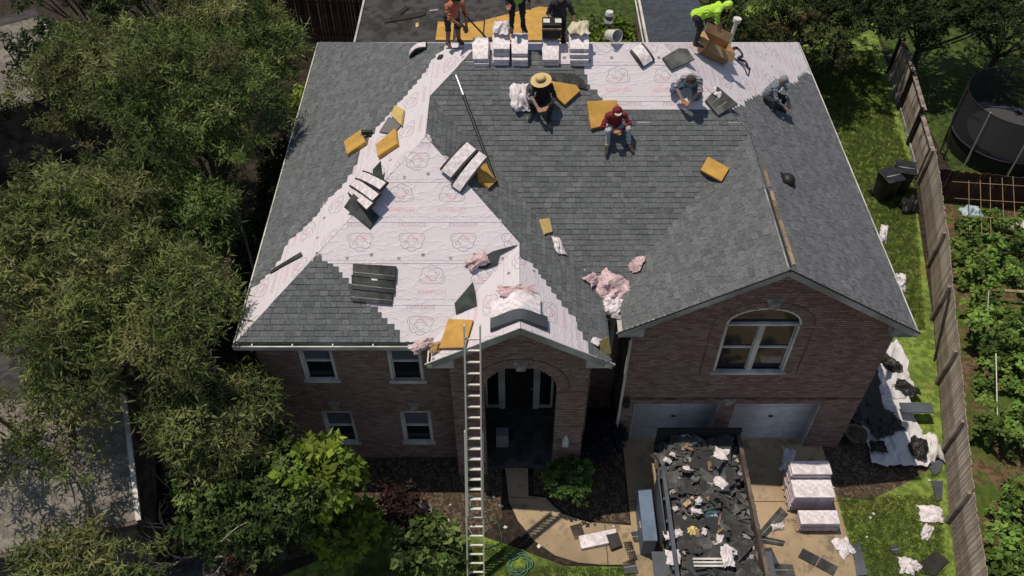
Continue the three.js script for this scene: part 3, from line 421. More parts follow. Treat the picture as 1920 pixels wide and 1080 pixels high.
{ // opened stacks made of overlapping sheets
  const t = thing('shingle_stack', 'opened stack of dark shingles by the lower left shingled corner', 'shingles');
  const a = [[[2.87,6.71,-1.74],[3.94,6.67,-1.69],[3.93,6.48,-1.37],[2.88,6.55,-1.48]], [[2.84,6.57,-1.51],[3.91,6.51,-1.42],[3.91,6.32,-1.1],[2.87,6.38,-1.2]], [[2.8,6.41,-1.26],[3.89,6.35,-1.16],[3.85,6.18,-0.87],[2.88,6.22,-0.94]]];
  a.forEach((p, i) => part('shingle_sheet', slab(p, .09 - i * .025), [M.darkShingle, M.felt, M.darkShingle][i], t)); a.forEach((p, i) => { const n = normAt(p[0]), q = p.map(v => V(...v).addScaledVector(n, .131 - i * .025)); part('adhesive_strip', bar(q[0].clone().lerp(q[3], .7).toArray(), q[1].clone().lerp(q[2], .7).toArray(), .02, .004, n), M.lime, t); });
  const n = normAt(a[0][0]); part('paper_label', slab([[3.33,6.52,-1.44],[3.49,6.52,-1.43],[3.49,6.48,-1.38],[3.35,6.49,-1.38]], .012, .1), M.white, t);
  const t2 = thing('shingle_stack', 'grey shingle stack with two pale lines beside the kneeling person', 'shingles');
  const b = [[11.95,8.35,-6.22],[12.3,8.56,-6.56],[12.82,8.3,-6.13],[12.28,8.13,-5.86]]; part('shingle_sheet', slab(b, .09, .022), std([.14, .147, .145], .9, { map: mott }), t2);
  const nn = normAt(b[0]), B = b.map(v => V(...v).addScaledVector(nn, .118)); for (const k of [.35, .68]) part('adhesive_strip', bar(B[0].clone().lerp(B[3], k).lerp(B[1].clone().lerp(B[2], k), .15).toArray(), B[0].clone().lerp(B[3], k).lerp(B[1].clone().lerp(B[2], k), .7).toArray(), .02, .004, nn), M.lime, t2);
}
// wrapped bundles of shingles: dark slab body, white plastic wrapper on top, bent to what they lie on
function bentSlab(L, w, h, y0, drop, seg = 12, w0 = -w / 2) { // slab along x, sagging by drop at both ends
  const g = new THREE.BoxGeometry(L, h, w, seg, 1, 3); const p = g.attributes.position; for (let i = 0; i < p.count; i++) { const t = p.getX(i) / L * 2; p.setY(i, p.getY(i) + h / 2 + y0 + drop * (1 - t * t) + .004 * Math.sin(p.getX(i) * 17 + p.getZ(i) * 9)); p.setX(i, p.getX(i) + L / 2); p.setZ(i, p.getZ(i) + w0 + w / 2); } g.computeVertexNormals(); boxUV(g); return g;
}
function bundle(label, A, B, w, rise, drop, group, lift = .03) {
  const t = lay('shingle_bundle', label, 'shingle bundle', A, B, group, lift), L = t._L; delete t._L;
  part('shingles', bentSlab(L, w, .055, rise, drop), M.black, t); part('wrapper', bentSlab(L * .985, w * .72, .02, rise + .054, drop, 12, -w * .34), M.wrap, t); return t;
}
bundle('white wrapped bundle, lowest of the striped trio on the left front slope', [2.69,7.28,-3.83], [3.52,7.33,-2.77], .31, .0, .07, 'striped bundles on the left front slope');
bundle('white wrapped bundle, middle of the striped trio on the left front slope', [2.72,7.3,-4.06], [3.68,7.43,-2.94], .31, .03, .08, 'striped bundles on the left front slope');
bundle('white wrapped bundle, topmost of the striped trio on the left front slope', [2.88,7.4,-4.2], [3.84,7.59,-3.2], .31, .06, .07, 'striped bundles on the left front slope');
bundle('white wrapped bundle nearest the valley, upper of two beside the metal pole', [5.13,7.9,-3.7], [5.67,7.78,-4.52], .42, .07, .06, 'two striped bundles beside the metal pole');
bundle('white wrapped bundle with dark lower edge, lower of two beside the metal pole', [5.38,7.71,-3.39], [5.96,7.61,-4.38], .34, .0, .08, 'two striped bundles beside the metal pole');
bundle('curled white bundle on the top of the left slope', [3.83,7.98,-9], [4.34,8.28,-9.02], .34, .0, .1);
bundle('white wrapped bundle lying down from the ridge beside the bucket', [10.15,9.16,-7.55], [10.47,8.9,-7.13], .42, .0, .06);
{ // bundle draped over the porch ridge
  const path = (z0, z1, y, h, x0, x1) => { const g = new THREE.BoxGeometry(x1 - x0, h, z1 - z0, 18, 1, 4), p = g.attributes.position; for (let i = 0; i < p.count; i++) { const x = p.getX(i) + (x0 + x1) / 2, d = Math.abs(x - xe), dd = Math.sqrt(d * d + .012) - .06; p.setXYZ(i, x, EV + s * hb - s * dd + y + p.getY(i) + h / 2 + .012 * Math.sin(x * 11) * Math.sin(p.getZ(i) * 13), p.getZ(i) + (z0 + z1) / 2); } g.computeVertexNormals(); boxUV(g); return g; };
  const t = thing('shingle_bundle', 'opened shingle bundle draped over the porch ridge', 'shingle bundle');
  part('shingles', path(-.02, .34, .02, .10, 6.28, 7.62), M.slate, t); part('wrapper', path(-.55, .02, .10, .03, 6.3, 7.45), M.wrap, t); part('shingles', path(-.45, .0, .02, .08, 6.34, 7.4), M.black, t);
  part('wrapper_fold', crumple(.9, .3, .14, 31).translate(6.85, EV + s * hb - .05, -.62), M.pink, t);
}
// crumpled wrappers
const crumples = [
  [[9.32,5.65,-1.77], [9.49,5.69,-1.59], .95, .85, .32, M.pink, 'big crumpled pink wrapper at the bottom of the middle valley', 41],
  [[9.34,5.6,-1.31], [9.51,5.7,-1.19], .5, .5, .2, M.wrap, 'crumpled white wrapper below the big pink one by the gutter', 42],
  [[8.8,5.89,-1.93], [8.98,5.77,-1.72], .34, .5, .16, M.pink, 'small twisted pink wrapper left of the big pink one', 43],
  [[10,6,-2.35], [10.14,6.09,-2.27], .5, .45, .18, M.pink, 'small pink wrapper on the garage slope right of the big one', 44],
  [[7.93,6.41,-2.66], [8,6.37,-2.45], .55, .3, .14, M.wrap, 'white and pink wrapper below the pale foam scrap', 45],
  [[5.93,6.73,-1.78], [6.14,6.78,-1.86], .6, .34, .16, M.pink, 'torn pink underlayment scrap beside the dark felt ribbon', 46],
  [[4.6,5.65,0], [4.86,5.71,-0.11], .5, .26, .14, M.pink, 'pink torn underlayment edge by the porch gutter', 47],
  [[12.22,8.43,-6.38], [12.58,8.21,-7.45], .3, .3, .16, M.wrap, 'white wrapper tuck beside the kneeling person on the right', 48],
  [[16.97,5.55,-4.01], [16.84,5.63,-3.31], .5, .2, .16, M.wrap, 'white scrap caught in the right gutter, upper one', 49],
  [[16.86,5.61,-2.15], [16.84,5.63,-1.76], .5, .24, .16, M.wrap, 'white scrap caught in the right gutter, lower one', 50],
];
for (const [A, B, w, d, h, m, label, sd] of crumples) { const t = lay('plastic_wrapper', label, 'wrapper', A, B); delete t._L; part('folded_sheet', crumple(w, d, h, sd), m, t); }
{ const t = thing('gutter_scrap', 'white plastic scrap hanging from the front gutter left of the porch', 'scrap', [4.43,5.66,0.05]); part('sheet', crumple(.3, .12, .1, 61), M.wrap, t); }
// metal pole, vent pipe, roof vent
{ const t = thing('metal_pole', 'long metal pole lying down the middle slope, its lower part painted dark as shadow', 'pole'), a = V(...[5.28,8.72,-6.82]).add(V(0, .06, 0)), b = V(...[6.37,7.35,-3.98]).add(V(0, .09, 0)), m = a.clone().lerp(b, .19); part('bright_end', cyl(a.toArray(), m.toArray(), .038, .042, 10), M.steel, t); part('shaft', cyl(m.toArray(), b.toArray(), .046, .05, 10), M.black, t); }  // shadow on the lower pole is put into the black shaft colour
{ const b = [13.15,7.87,-9.4], t = thing('vent_pipe', 'pale leaning vent pipe with a cap behind the cardboard box', 'pipe', b); part('pipe', cyl([0, 0, 0], [.14, 1.0, -.05], .06, .06, 12), M.alu, t); part('cap', mg([cyl([.135, .96, -.05], [.145, 1.08, -.05], .11, .12, 14)]), M.white, t); part('collar', cyl([0, -.03, 0], [0.01, .06, 0], .13, .08, 12), M.black, t); }
{ const b = [13.92,7.4,-4.08], t = thing('roof_vent', 'small black hooded roof vent on the right slope', 'roof vent', b); const n = normAt(b); t.quaternion.setFromUnitVectors(V(0, 1, 0), n); part('flange', bx(.42, .02, .42, 0, .03, 0), M.black, t); const h = new THREE.SphereGeometry(.19, 14, 8, 0, Math.PI * 2, 0, Math.PI / 2); h.scale(1, .95, 1.15); part('hood', h.translate(0, .04, 0), M.black, t); }
// bundles piled on the ridge
const ridgeZ = (zm - D) / 2, ridgeY = EV + s * am;
function ridgeBundle(parent, x, w, k, f, b, seed, mat) { // bent over the ridge; k is the layer
  const g = new THREE.BoxGeometry(w, .085, 1, 2, 1, 14), p = g.attributes.position, r = rng(seed), ox = (r() - .5) * .06, oz = (r() - .5) * .08; for (let i = 0; i < p.count; i++) { const t = p.getZ(i) + .5, z = ridgeZ + b + oz + (f - b) * t, d = Math.sqrt((z - ridgeZ) ** 2 + .02) - .05; p.setXYZ(i, p.getX(i) * (1 - .04 * Math.cos(t * 6)) + x + ox, ridgeY - s * d * (1 - k * .09) + .06 + k * .088 + p.getY(i), z); } g.computeVertexNormals(); boxUV(g); part('bundle', g, mat, parent);
}
function ridgeStack(label, x, w, n, f, b, seed, top) { const t = thing('bundle_stack', label, 'shingle bundles', [0, 0, 0], 'bundle stacks on the ridge'); for (let k = 0; k < n; k++) ridgeBundle(t, x, w, k, f - k * .03, b + k * .02, seed + k, M.wrap); if (top) part('loose_wrapper', crumple(w * 1.05, .6, .22, seed + 50).translate(x, ridgeY + n * .088 - .0, ridgeZ - .1), top, t); return t; }
ridgeStack('leftmost white bundle stack on the ridge, low and flat topped', [5.95,9.08,-7.42][0], .42, 2, .62, -.3, 71);
ridgeStack('tall bundle stack on the ridge with torn wrapper, left of two touching stacks', [6.5,9.06,-7.39][0], .45, 4, .60, -.4, 75, M.wrap);
ridgeStack('bundle stack on the ridge under dark boots, right of two touching stacks', [6.98,9.06,-7.39][0], .44, 3, .60, -.4, 81);
ridgeStack('bundle stack on the ridge carrying the dark crate', [7.85,9.1,-7.45][0], .44, 2, .58, -.4, 85);
ridgeStack('rightmost bundle stack on the ridge with cream torn wrapper', [8.6,9.05,-7.37][0], .52, 4, .62, -.35, 91, std([.62, .56, .42], .6));
{ const x = [7.85,9.1,-7.45][0], t = thing('tool_crate', 'dark crate with two white cards on top of a ridge bundle stack', 'crate', [x, ridgeY + .22, ridgeZ - .1]); part('crate_body', bx(.5, .42, .42, 0, .21, 0, .02), M.black, t); part('white_card', bx(.17, .02, .2, -.14, .43, .02), M.white, t); part('white_card', bx(.17, .02, .2, .17, .43, .02), M.white, t); part('lip', bx(.52, .05, .03, 0, .3, .23), M.lumber, t); }
{ const p = [9.52,9.43,-7.75], t = thing('bucket', 'white bucket lying on its side at the ridge', 'bucket', p); t.scale.setScalar(1.1); const g = new THREE.LatheGeometry([[.001, 0], [.12, 0], [.15, .36], [.165, .36], [.165, .33], [.152, .33]].map(q => new THREE.Vector2(...q)), 18); g.translate(0, -.18, 0); g.rotateX(Math.PI / 2 - .35); g.rotateY(.6); part('shell', g, M.white, t); part('handle', tube([[-.1, 0, .18], [.05, -.12, .26], [.2, -.08, .12]], .008, 12, 5), M.steel, t); }
{ const p = [9.48,9.45,-8.6], t = thing('water_jug', 'upright white and black water jug behind the bucket', 'jug', p); part('body', cyl([0, -.2, 0], [0, .1, 0], .11, .11, 14), M.black, t); part('lid', cyl([0, .1, 0], [0, .2, 0], .12, .1, 14), M.white, t); part('band', cyl([0, -.12, 0], [0, -.03, 0], .118, .118, 14), M.white, t); }
{ // open cardboard box
  const t = lay('cardboard_box', 'open tan cardboard box on the upper right roof', 'box', [12.04,8.54,-8.5], [13.01,7.95,-8.76], null, .04); delete t._L; const L = 1.0, w = .5, h = .42;
  part('long_side', bx(L, h, .012, L / 2, h / 2, w / 2), M.card, t); part('long_side', bx(L, h, .012, L / 2, h / 2, -w / 2), M.card, t); part('end', bx(.012, h, w, 0, h / 2, 0), M.card, t); part('end', bx(.012, h, w, L, h / 2, 0), M.card, t); part('base', bx(L, .012, w, L / 2, .01, 0), M.card, t);
  const fl = bx(L, .012, .26, 0, 0, .13); fl.rotateX(.75); part('flap', fl.translate(L / 2, h, w / 2), M.card, t); const f2 = bx(.26, .012, w, -.13, 0, 0); f2.rotateZ(.5); part('flap', f2.translate(0, h, 0), M.card, t); const f3 = bx(L, .012, .26, 0, 0, -.13); f3.rotateX(.9); part('flap', f3.translate(L / 2, h, -w / 2), M.card, t);
}
solo('roof_hose', tube([[13.22,7.82,-9.41], [13.64,7.57,-10.05], [13.78,7.48,-9.83], [13.54,7.63,-9.37], [13.81,7.46,-9.46], [13.84,7.44,-9.09]].map(p => [p[0], p[1] + .04, p[2]]), .035, 40, 6), M.black, 'black hose curling beside the vent pipe', 'hose');
solo('safety_rope', tube([[13.4,7.71,-9.25], [13.67,7.55,-9.04], [13.72,7.52,-8.67], [13.94,7.38,-9.29]].map(p => [p[0], p[1] + .03, p[2]]), .02, 30, 6), M.black, 'thin black rope below the hose on the right roof', 'rope');
{ const t = thing('nail_gun', 'dark nail gun beside the left foam pad', 'tool', [2.81,7.36,-6.01]); part('body', bx(.3, .12, .1, 0, .14, 0, .02), M.black, t); part('handle', bx(.07, .2, .07, .1, .06, .1, .015), M.black, t); part('nose', cyl([-.14, .1, 0], [-.2, .02, .05], .03), M.steel, t); }
// pieces at the porch gutters
{ const t = thing('wrapper_roll', 'white rolled wrapper leaning at the right porch gutter', 'wrapper', [8.86,5.75,0.05]); const g = bentSlab(.62, .22, .12, 0, .05); g.translate(-.31, 0, 0); g.rotateZ(-.9); g.rotateY(.9); part('roll', g, M.wrap, t); }
solo('foam_scrap', slabPts([[8.85,6.1,0.2], [9.04,6.26,0.2], [9.15,5.74,0.3], [8.93,5.65,0.3]].map(p => V(...p)), V(.2, .9, .35).normalize(), .07), M.paleFoam, 'tan foam scrap in the right porch gutter', 'foam');
{ const t = thing('rag', 'brown rag hanging at the left porch gutter', 'rag', [4.99,5.79,0.2]); part('cloth', crumple(.34, .3, .2, 63), M.card, t); }
{ // ladder: two sections, rungs each a part
  const t = thing('extension_ladder', 'tall aluminium extension ladder leaning on the porch gable', 'ladder'); const F = V(5.83, 0, 3.36), T = V(5.885, 7.05, .46), d = T.clone().sub(F), L = d.length(); d.normalize(); const out = V(0, .38, .925);
  const rail = (dx, a, b, o) => { const p = F.clone().addScaledVector(d, a).addScaledVector(out, o), q = F.clone().addScaledVector(d, b).addScaledVector(out, o); p.x += dx; q.x += dx; part('rail', bar(p.toArray(), q.toArray(), .04, .12, out), M.alu, t); };
  rail(-.215, 0, 4.7, 0); rail(.215, 0, 4.7, 0); rail(-.18, 2.2, L, .06); rail(.18, 2.2, L, .06);
  for (let h = .25; h < L - .35; h += .305) for (const [lo, hi, o, w] of [[0, 4.7, 0, .41], [2.2, L, .06, .34]]) if (h >= lo && h <= hi) { const p = F.clone().addScaledVector(d, h).addScaledVector(out, o); part('rung', bx(w, .034, .045, p.x, p.y, p.z), M.gutter, t); }
}
// ---------- people: one continuous body meshed from tapered limbs ----------
const COL = { skin: [.36, .19, .12], skinDark: [.22, .12, .08], hair: [.03, .025, .022] };
function bodyMesh(caps, cell) {
  const lo = V(1e9, 1e9, 1e9), hi = V(-1e9, -1e9, -1e9); for (const c of caps) for (const [p, r] of [[c.a, c.r1], [c.b, c.r2]]) { const q = V(...p); lo.min(q.clone().subScalar(r + .06)); hi.max(q.clone().addScalar(r + .06)); }
  const size = Math.max(hi.x - lo.x, hi.y - lo.y, hi.z - lo.z), N = Math.ceil(size / cell) + 4, c0 = lo.clone().add(hi).multiplyScalar(.5), half = size / 2 * 1.04, mc = new MarchingCubes(N, new THREE.MeshBasicMaterial(), false, false, 60000);
  const F = new Float32Array(N * N * N).fill(.5), K = .035, hs = N / 2, toI = (v, c) => (v - c) / half * hs + hs;
  const nearest = (q, c) => { const ax = q[0] - c.a[0], ay = q[1] - c.a[1], az = q[2] - c.a[2], bx_ = c.b[0] - c.a[0], by = c.b[1] - c.a[1], bz = c.b[2] - c.a[2], bb = bx_ * bx_ + by * by + bz * bz; let t = bb > 0 ? (ax * bx_ + ay * by + az * bz) / bb : 0; t = Math.max(0, Math.min(1, t)); const sx = ax - bx_ * t, sy = ay - by * t, sz = az - bz * t; return Math.sqrt(sx * sx + sy * sy + sz * sz) - (c.r1 + (c.r2 - c.r1) * t); };
  for (const c of caps) {
    const R = Math.max(c.r1, c.r2) + .07, rg = [0, 1, 2].map(k => { const m = Math.min(c.a[k], c.b[k]) - R, M_ = Math.max(c.a[k], c.b[k]) + R, cc = c0.getComponent(k); return [Math.max(0, Math.floor(toI(m, cc))), Math.min(N - 1, Math.ceil(toI(M_, cc)))]; });
    for (let z = rg[2][0]; z <= rg[2][1]; z++) for (let y = rg[1][0]; y <= rg[1][1]; y++) for (let x = rg[0][0]; x <= rg[0][1]; x++) { const q = [c0.x + (x - hs) / hs * half, c0.y + (y - hs) / hs * half, c0.z + (z - hs) / hs * half], d = nearest(q, c), i = x + y * N + z * N * N, e = F[i], h = Math.max(K - Math.abs(d - e), 0) / K; F[i] = Math.min(d, e) - h * h * K * .25; }
  }
  for (let i = 0; i < F.length; i++) mc.field[i] = -F[i];
  mc.isolation = 0; mc.update();
  const n = mc.count, pos = new Float32Array(mc.positionArray.slice(0, n * 3)); for (let i = 0; i < n; i++) { pos[i * 3] = c0.x + pos[i * 3] * half; pos[i * 3 + 1] = c0.y + pos[i * 3 + 1] * half; pos[i * 3 + 2] = c0.z + pos[i * 3 + 2] * half; }
  let g = new THREE.BufferGeometry(); g.setAttribute('position', new THREE.BufferAttribute(pos, 3)); fixWinding(g); if (cell > .01) { g = mergeVertices(g, 1e-4); g.computeVertexNormals(); const p = g.attributes.position, m = g.attributes.normal; for (let i = 0; i < p.count; i++) { const x = p.getX(i), y = p.getY(i), z = p.getZ(i), q = [x, y, z]; let b = 1e9, k = null; for (const c of caps) { const d = nearest(q, c); if (d < b) { b = d; k = c; } } if (!k.f) continue; const w = Math.sin(x * 31 + Math.sin(y * 23) * 2.2 + z * 17) * Math.sin(y * 37 + x * 13 + Math.sin(z * 29) * 1.7), e = .014 * w; p.setXYZ(i, x + m.getX(i) * e, y + m.getY(i) * e, z + m.getZ(i) * e); } g = g.toNonIndexed(); g.deleteAttribute('normal'); }
  g = mergeVertices(g, 1e-4); g.computeVertexNormals(); g = g.toNonIndexed();
  const P = g.attributes.position, col = new Float32Array(P.count * 3); for (let i = 0; i < P.count; i += 3) { const q = [(P.getX(i) + P.getX(i + 1) + P.getX(i + 2)) / 3, (P.getY(i) + P.getY(i + 1) + P.getY(i + 2)) / 3, (P.getZ(i) + P.getZ(i + 1) + P.getZ(i + 2)) / 3]; let b = 1e9, k = [1, 1, 1]; for (const c of caps) { const d = nearest(q, c); if (d < b) { b = d; k = c.c; } } for (let j = 0; j < 3; j++) col.set(k, (i + j) * 3); }
  g.setAttribute('color', new THREE.BufferAttribute(col, 3)); return g;
}
M.body = std([1, 1, 1], .85, { vertexColors: true, bumpMap: fineBump, bumpScale: .003 });
function person(name_, label, pos, yaw, J, C) {
  const t = thing('person', label, 'person', pos); t.rotation.y = yaw; t.scale.set(1.16, 1.0, 1.1); const caps = [], add = (a, b, r1, r2, c) => caps.push({ a, b, r1, r2, c, f: c === C.shirt || c === C.pants || c === C.sleeve });
  const lerp = (a, b, k) => a.map((v, i) => v + (b[i] - v) * k), skin = C.skin || COL.skin, up = V(...J.head).sub(V(...J.neck)).normalize();
  const sh = [J.shL, J.shR], mid = lerp(J.shL, J.shR, .5);
  add(J.pelvis, lerp(J.pelvis, mid, .45), .155, .15, C.shirt); add(lerp(J.pelvis, mid, .4), mid, .15, .14, C.shirt); add(lerp(J.shL, J.shR, .12), lerp(J.shL, J.shR, .88), .085, .085, C.shirt); add(lerp(J.pelvis, J.hipL, .8), lerp(J.pelvis, J.hipR, .8), .125, .125, C.pants);
  add(mid, J.neck, .07, .055, C.hood || skin); add(J.neck, J.head, .052, .06, C.hood || skin); add(J.head, J.head.map((v, i) => v + up.getComponent(i) * .05), .098, .095, C.hood || skin);
  const f = V(0, 0, 1).addScaledVector(up, -up.z).normalize(), F = (o, u, x = 0) => J.head.map((v, i) => v + f.getComponent(i) * o + up.getComponent(i) * u + (i === 0 ? x : 0));
  add(F(.05, -.06), F(.06, -.03), .06, .06, skin); add(F(.1, 0), F(.112, -.025), .014, .018, skin); add(F(.0, .0, .098), F(-.01, .02, .1), .02, .022, skin); add(F(.0, .0, -.098), F(-.01, .02, -.1), .02, .022, skin);
  for (const S of ['L', 'R']) {
    const slv = C.sleeve || C.shirt; add(J['sh' + S], J['el' + S], .062, .048, slv); add(J['el' + S], J['ha' + S], .046, .032, C.fore || slv);
    add(J['hip' + S], J['kn' + S], .095, .065, C.pants); add(J['kn' + S], J['an' + S], .064, .045, C.shorts ? skin : C.pants); add(J['an' + S], lerp(J['an' + S], J['to' + S], .3), .05, .05, C.shoe); add(lerp(J['an' + S], J['to' + S], .1), J['to' + S], .05, .038, C.shoe);
  }
  const hands = []; for (const S of ['L', 'R']) { // palm, four unequal bent fingers and a thumb from the side of the palm
    const e = V(...J['el' + S]), h = V(...J['ha' + S]), d = h.clone().sub(e).normalize(), dn = V(0, -1, .2).normalize(), sd = new THREE.Vector3().crossVectors(d, dn).normalize(), cr = new THREE.Vector3().crossVectors(sd, d).normalize(), pt = (k, w, c) => h.clone().addScaledVector(d, k).addScaledVector(sd, w).addScaledVector(cr, c).toArray(), hc = [];
    for (let i = -1; i <= 1; i++) hc.push({ a: pt(.0, i * .018, 0), b: pt(.08, i * .026, 0), r1: .016, r2: .014, c: C.glove || skin });
    [.062, .074, .07, .052].forEach((l, i) => { const w = (i - 1.5) * .021; hc.push({ a: pt(.085, w, 0), b: pt(.085 + l * .6, w * 1.1, -.012), r1: .0095, r2: .009, c: C.glove || skin }); hc.push({ a: pt(.085 + l * .6, w * 1.1, -.012), b: pt(.085 + l, w * 1.1, -.038), r1: .009, r2: .0075, c: C.glove || skin }); });
    const sg = S === 'L' ? 1 : -1; hc.push({ a: pt(.025, sg * .035, 0), b: pt(.06, sg * .062, -.012), r1: .012, r2: .01, c: C.glove || skin }); hc.push({ a: pt(.06, sg * .062, -.012), b: pt(.09, sg * .066, -.03), r1: .01, r2: .008, c: C.glove || skin }); hands.push(bodyMesh(hc, .0065));
  }
  part('body', mg([bodyMesh(caps, .016), ...hands]), M.body, t);
  const eyes = []; for (const x of [-.034, .034]) { const g = new THREE.SphereGeometry(.011, 8, 6); const p = F(.088, .012, x); eyes.push(g.translate(...p)); } part('eyes', mg(eyes), M.dark, t);
  const cap = (k, m) => { const g = new THREE.SphereGeometry(k, 18, 10, 0, Math.PI * 2, 0, Math.PI * .52); g.applyQuaternion(new THREE.Quaternion().setFromUnitVectors(V(0, 1, 0), up.clone().addScaledVector(f, -.25).normalize())); return g.translate(...F(-.01, .035)); };
  if (C.hat === 'straw') { const h = new THREE.LatheGeometry([[.24, -.03], [.2, -.015], [.115, 0], [.11, .07], [.085, .12], [.001, .125]].map(q => new THREE.Vector2(...q)), 24); h.applyQuaternion(new THREE.Quaternion().setFromUnitVectors(V(0, 1, 0), up)); part('straw_hat', h.translate(...F(0, .07)), C.hatMat, t); const b = new THREE.CylinderGeometry(.117, .12, .03, 20, 1, true); b.applyQuaternion(new THREE.Quaternion().setFromUnitVectors(V(0, 1, 0), up)); part('hat_band', b.translate(...F(0, .09)), M.black, t); }
  else if (C.hat === 'cap') { part('cap', cap(.112, 0), C.hatMat, t); const v = new THREE.CylinderGeometry(.1, .1, .014, 16, 1, false, -Math.PI / 2, Math.PI); v.scale(.85, 1, .8); v.applyQuaternion(new THREE.Quaternion().setFromUnitVectors(V(0, 1, 0), up)); part('visor', v.translate(...F(.08, .055)), C.visor || C.hatMat, t); }
  else if (C.hat === 'hair') part('hair', cap(.113, 0), C.hatMat, t);
  return t;
}
const sl = z => -s * z; // roof falls away in front of someone facing downhill
const mirror = J => J;
person('', 'person in a dark red hoodie and pale jeans sitting on the middle slope', [9.49,7.94,-5.55], 0.08, {
  pelvis: [0, .15, 0], hipL: [-.09, .14, .05], hipR: [.09, .14, .05], shL: [-.19, .57, .12], shR: [.19, .57, .12], neck: [0, .63, .15], head: [0, .75, .2], elL: [-.31, .34, .26], elR: [.31, .34, .26], haL: [-.07, .27, .42], haR: [.06, .3, .42],
  knL: [-.2, .3, .38], knR: [.26, .3, .36], anL: [-.2, -.12, .44], anR: [.3, -.12, .42], toL: [-.24, -.28, .62], toR: [.38, -.27, .58] }, { shirt: [.17, .012, .02], pants: [.38, .42, .45], shoe: [.06, .05, .04], hood: [.16, .012, .02], hat: 'cap', hatMat: std([.17, .012, .02], .85), visor: std([.5, .45, .42], .7) });
person('', 'person in a straw hat and black clothes sitting beside a white wrapper', [7.62,8.34,-6.19], -.1, {
  pelvis: [0, .15, 0], hipL: [-.09, .14, .05], hipR: [.09, .14, .05], shL: [-.19, .58, .06], shR: [.17, .58, .06], neck: [-.03, .65, .09], head: [-.05, .77, .12], elL: [-.27, .36, .22], elR: [.28, .34, .2], haL: [-.1, .2, .45], haR: [.12, .2, .42],
  knL: [-.26, .26, .32], knR: [.2, .26, .36], anL: [-.2, -.08, .3], anR: [.16, -.16, .46], toL: [-.28, -.22, .46], toR: [.22, -.3, .64] }, { shirt: [.012, .012, .014], fore: [.26, .2, .17], pants: [.016, .016, .018], shoe: [.02, .02, .02], hat: 'straw', hatMat: std([.62, .46, .22], .85) });
{ const t = lay('plastic_wrapper', 'white wrapper heap at the side of the person in the straw hat', 'wrapper', [6.86,8.31,-6.15], [7.29,8.36,-6.23]); delete t._L; const g = crumple(.56, .75, .26, 52).translate(.2, 0, -.08); part('folded_sheet', g, M.wrap, t); const g2 = bentSlab(.45, .4, .1, .02, .05); part('shingles', g2.translate(-.05, 0, -.25), M.wrap, t); }
{ const n = 'shingle_sheet', p = [[7.64,8.77,-6.92],[8.47,8.76,-6.89],[8.72,8.66,-6.73],[8.83,8.52,-6.49],[8.07,8.61,-6.65]]; solo(n, slab(p, .035), M.darkShingle, 'curved dark shingle sheet behind the straw hat', 'shingles'); }
person('', 'person in grey shirt and blue jeans kneeling on white underlayment', [11.56,8.49,-6.44], -.35, {
  pelvis: [0, .3, -.05], hipL: [-.1, .28, 0], hipR: [.1, .28, 0], shL: [-.17, .62, .3], shR: [.19, .64, .24], neck: [0, .68, .33], head: [.02, .74, .45], elL: [-.3, .38, .36], elR: [.27, .4, .36], haL: [-.1, .14, .5], haR: [.1, .12, .52],
  knL: [-.36, .14, .26], knR: [.2, .18, .4], anL: [-.42, .1, -.12], anR: [.22, -.02, .1], toL: [-.46, .06, -.26], toR: [.24, .04, -.06] }, { shirt: [.26, .27, .30], fore: [.34, .24, .2], pants: [.06, .11, .18], shoe: [.22, .13, .08], hat: 'hair', hatMat: std([.05, .04, .04], .9) });
person('', 'person in grey cap and blue grey shirt crouching on the right slope', [14.19,7.24,-7.72], .9, {
  pelvis: [0, .3, -.05], hipL: [-.1, .28, 0], hipR: [.1, .28, 0], shL: [-.18, .72, .14], shR: [.19, .72, .12], neck: [0, .79, .16], head: [0, .9, .24], elL: [-.27, .46, .28], elR: [.28, .46, .3], haL: [-.12, .2, .46], haR: [.12, .18, .5],
  knL: [-.2, .26, .36], knR: [.2, .22, .38], anL: [-.18, -.12, .22], anR: [.22, -.14, .26], toL: [-.2, -.22, .4], toR: [.24, -.24, .44] }, { shirt: [.17, .2, .24], pants: [.025, .028, .04], shoe: [.03, .03, .03], hat: 'cap', hatMat: std([.2, .21, .24], .8) });
const back = z => EV + s * (z + D);
const standing = { pelvis: [0, .93, 0], hipL: [-.1, .9, 0], hipR: [.1, .9, 0], shL: [-.19, 1.38, 0], shR: [.19, 1.38, 0], neck: [0, 1.45, .01], head: [0, 1.58, .03], elL: [-.27, 1.1, -.02], elR: [.27, 1.1, .04], haL: [-.25, .86, .12], haR: [.25, .86, .2], knL: [-.12, .49, .03], knR: [.12, .49, .06], anL: [-.13, .08, -.02], anR: [.14, .08, .02], toL: [-.16, .04, .18], toR: [.18, .04, .22] };
person('', 'person in lime green hooded shirt bending forward behind the ridge', [[11.94,9.1,-8.3][0], back(-8.3), -8.3], 1.35, {
  ...standing, pelvis: [0, .88, -.1], hipL: [-.1, .85, -.08], hipR: [.1, .85, -.08], shL: [-.19, 1.14, .38], shR: [.19, 1.14, .38], neck: [0, 1.2, .45], head: [0, 1.27, .58], elL: [-.22, .86, .42], elR: [.22, .86, .42], haL: [-.14, .62, .5], haR: [.14, .62, .5] }, { shirt: [.42, .72, .06], fore: COL.skin, pants: [.03, .03, .035], shoe: [.05, .04, .03], hood: [.48, .78, .10] });
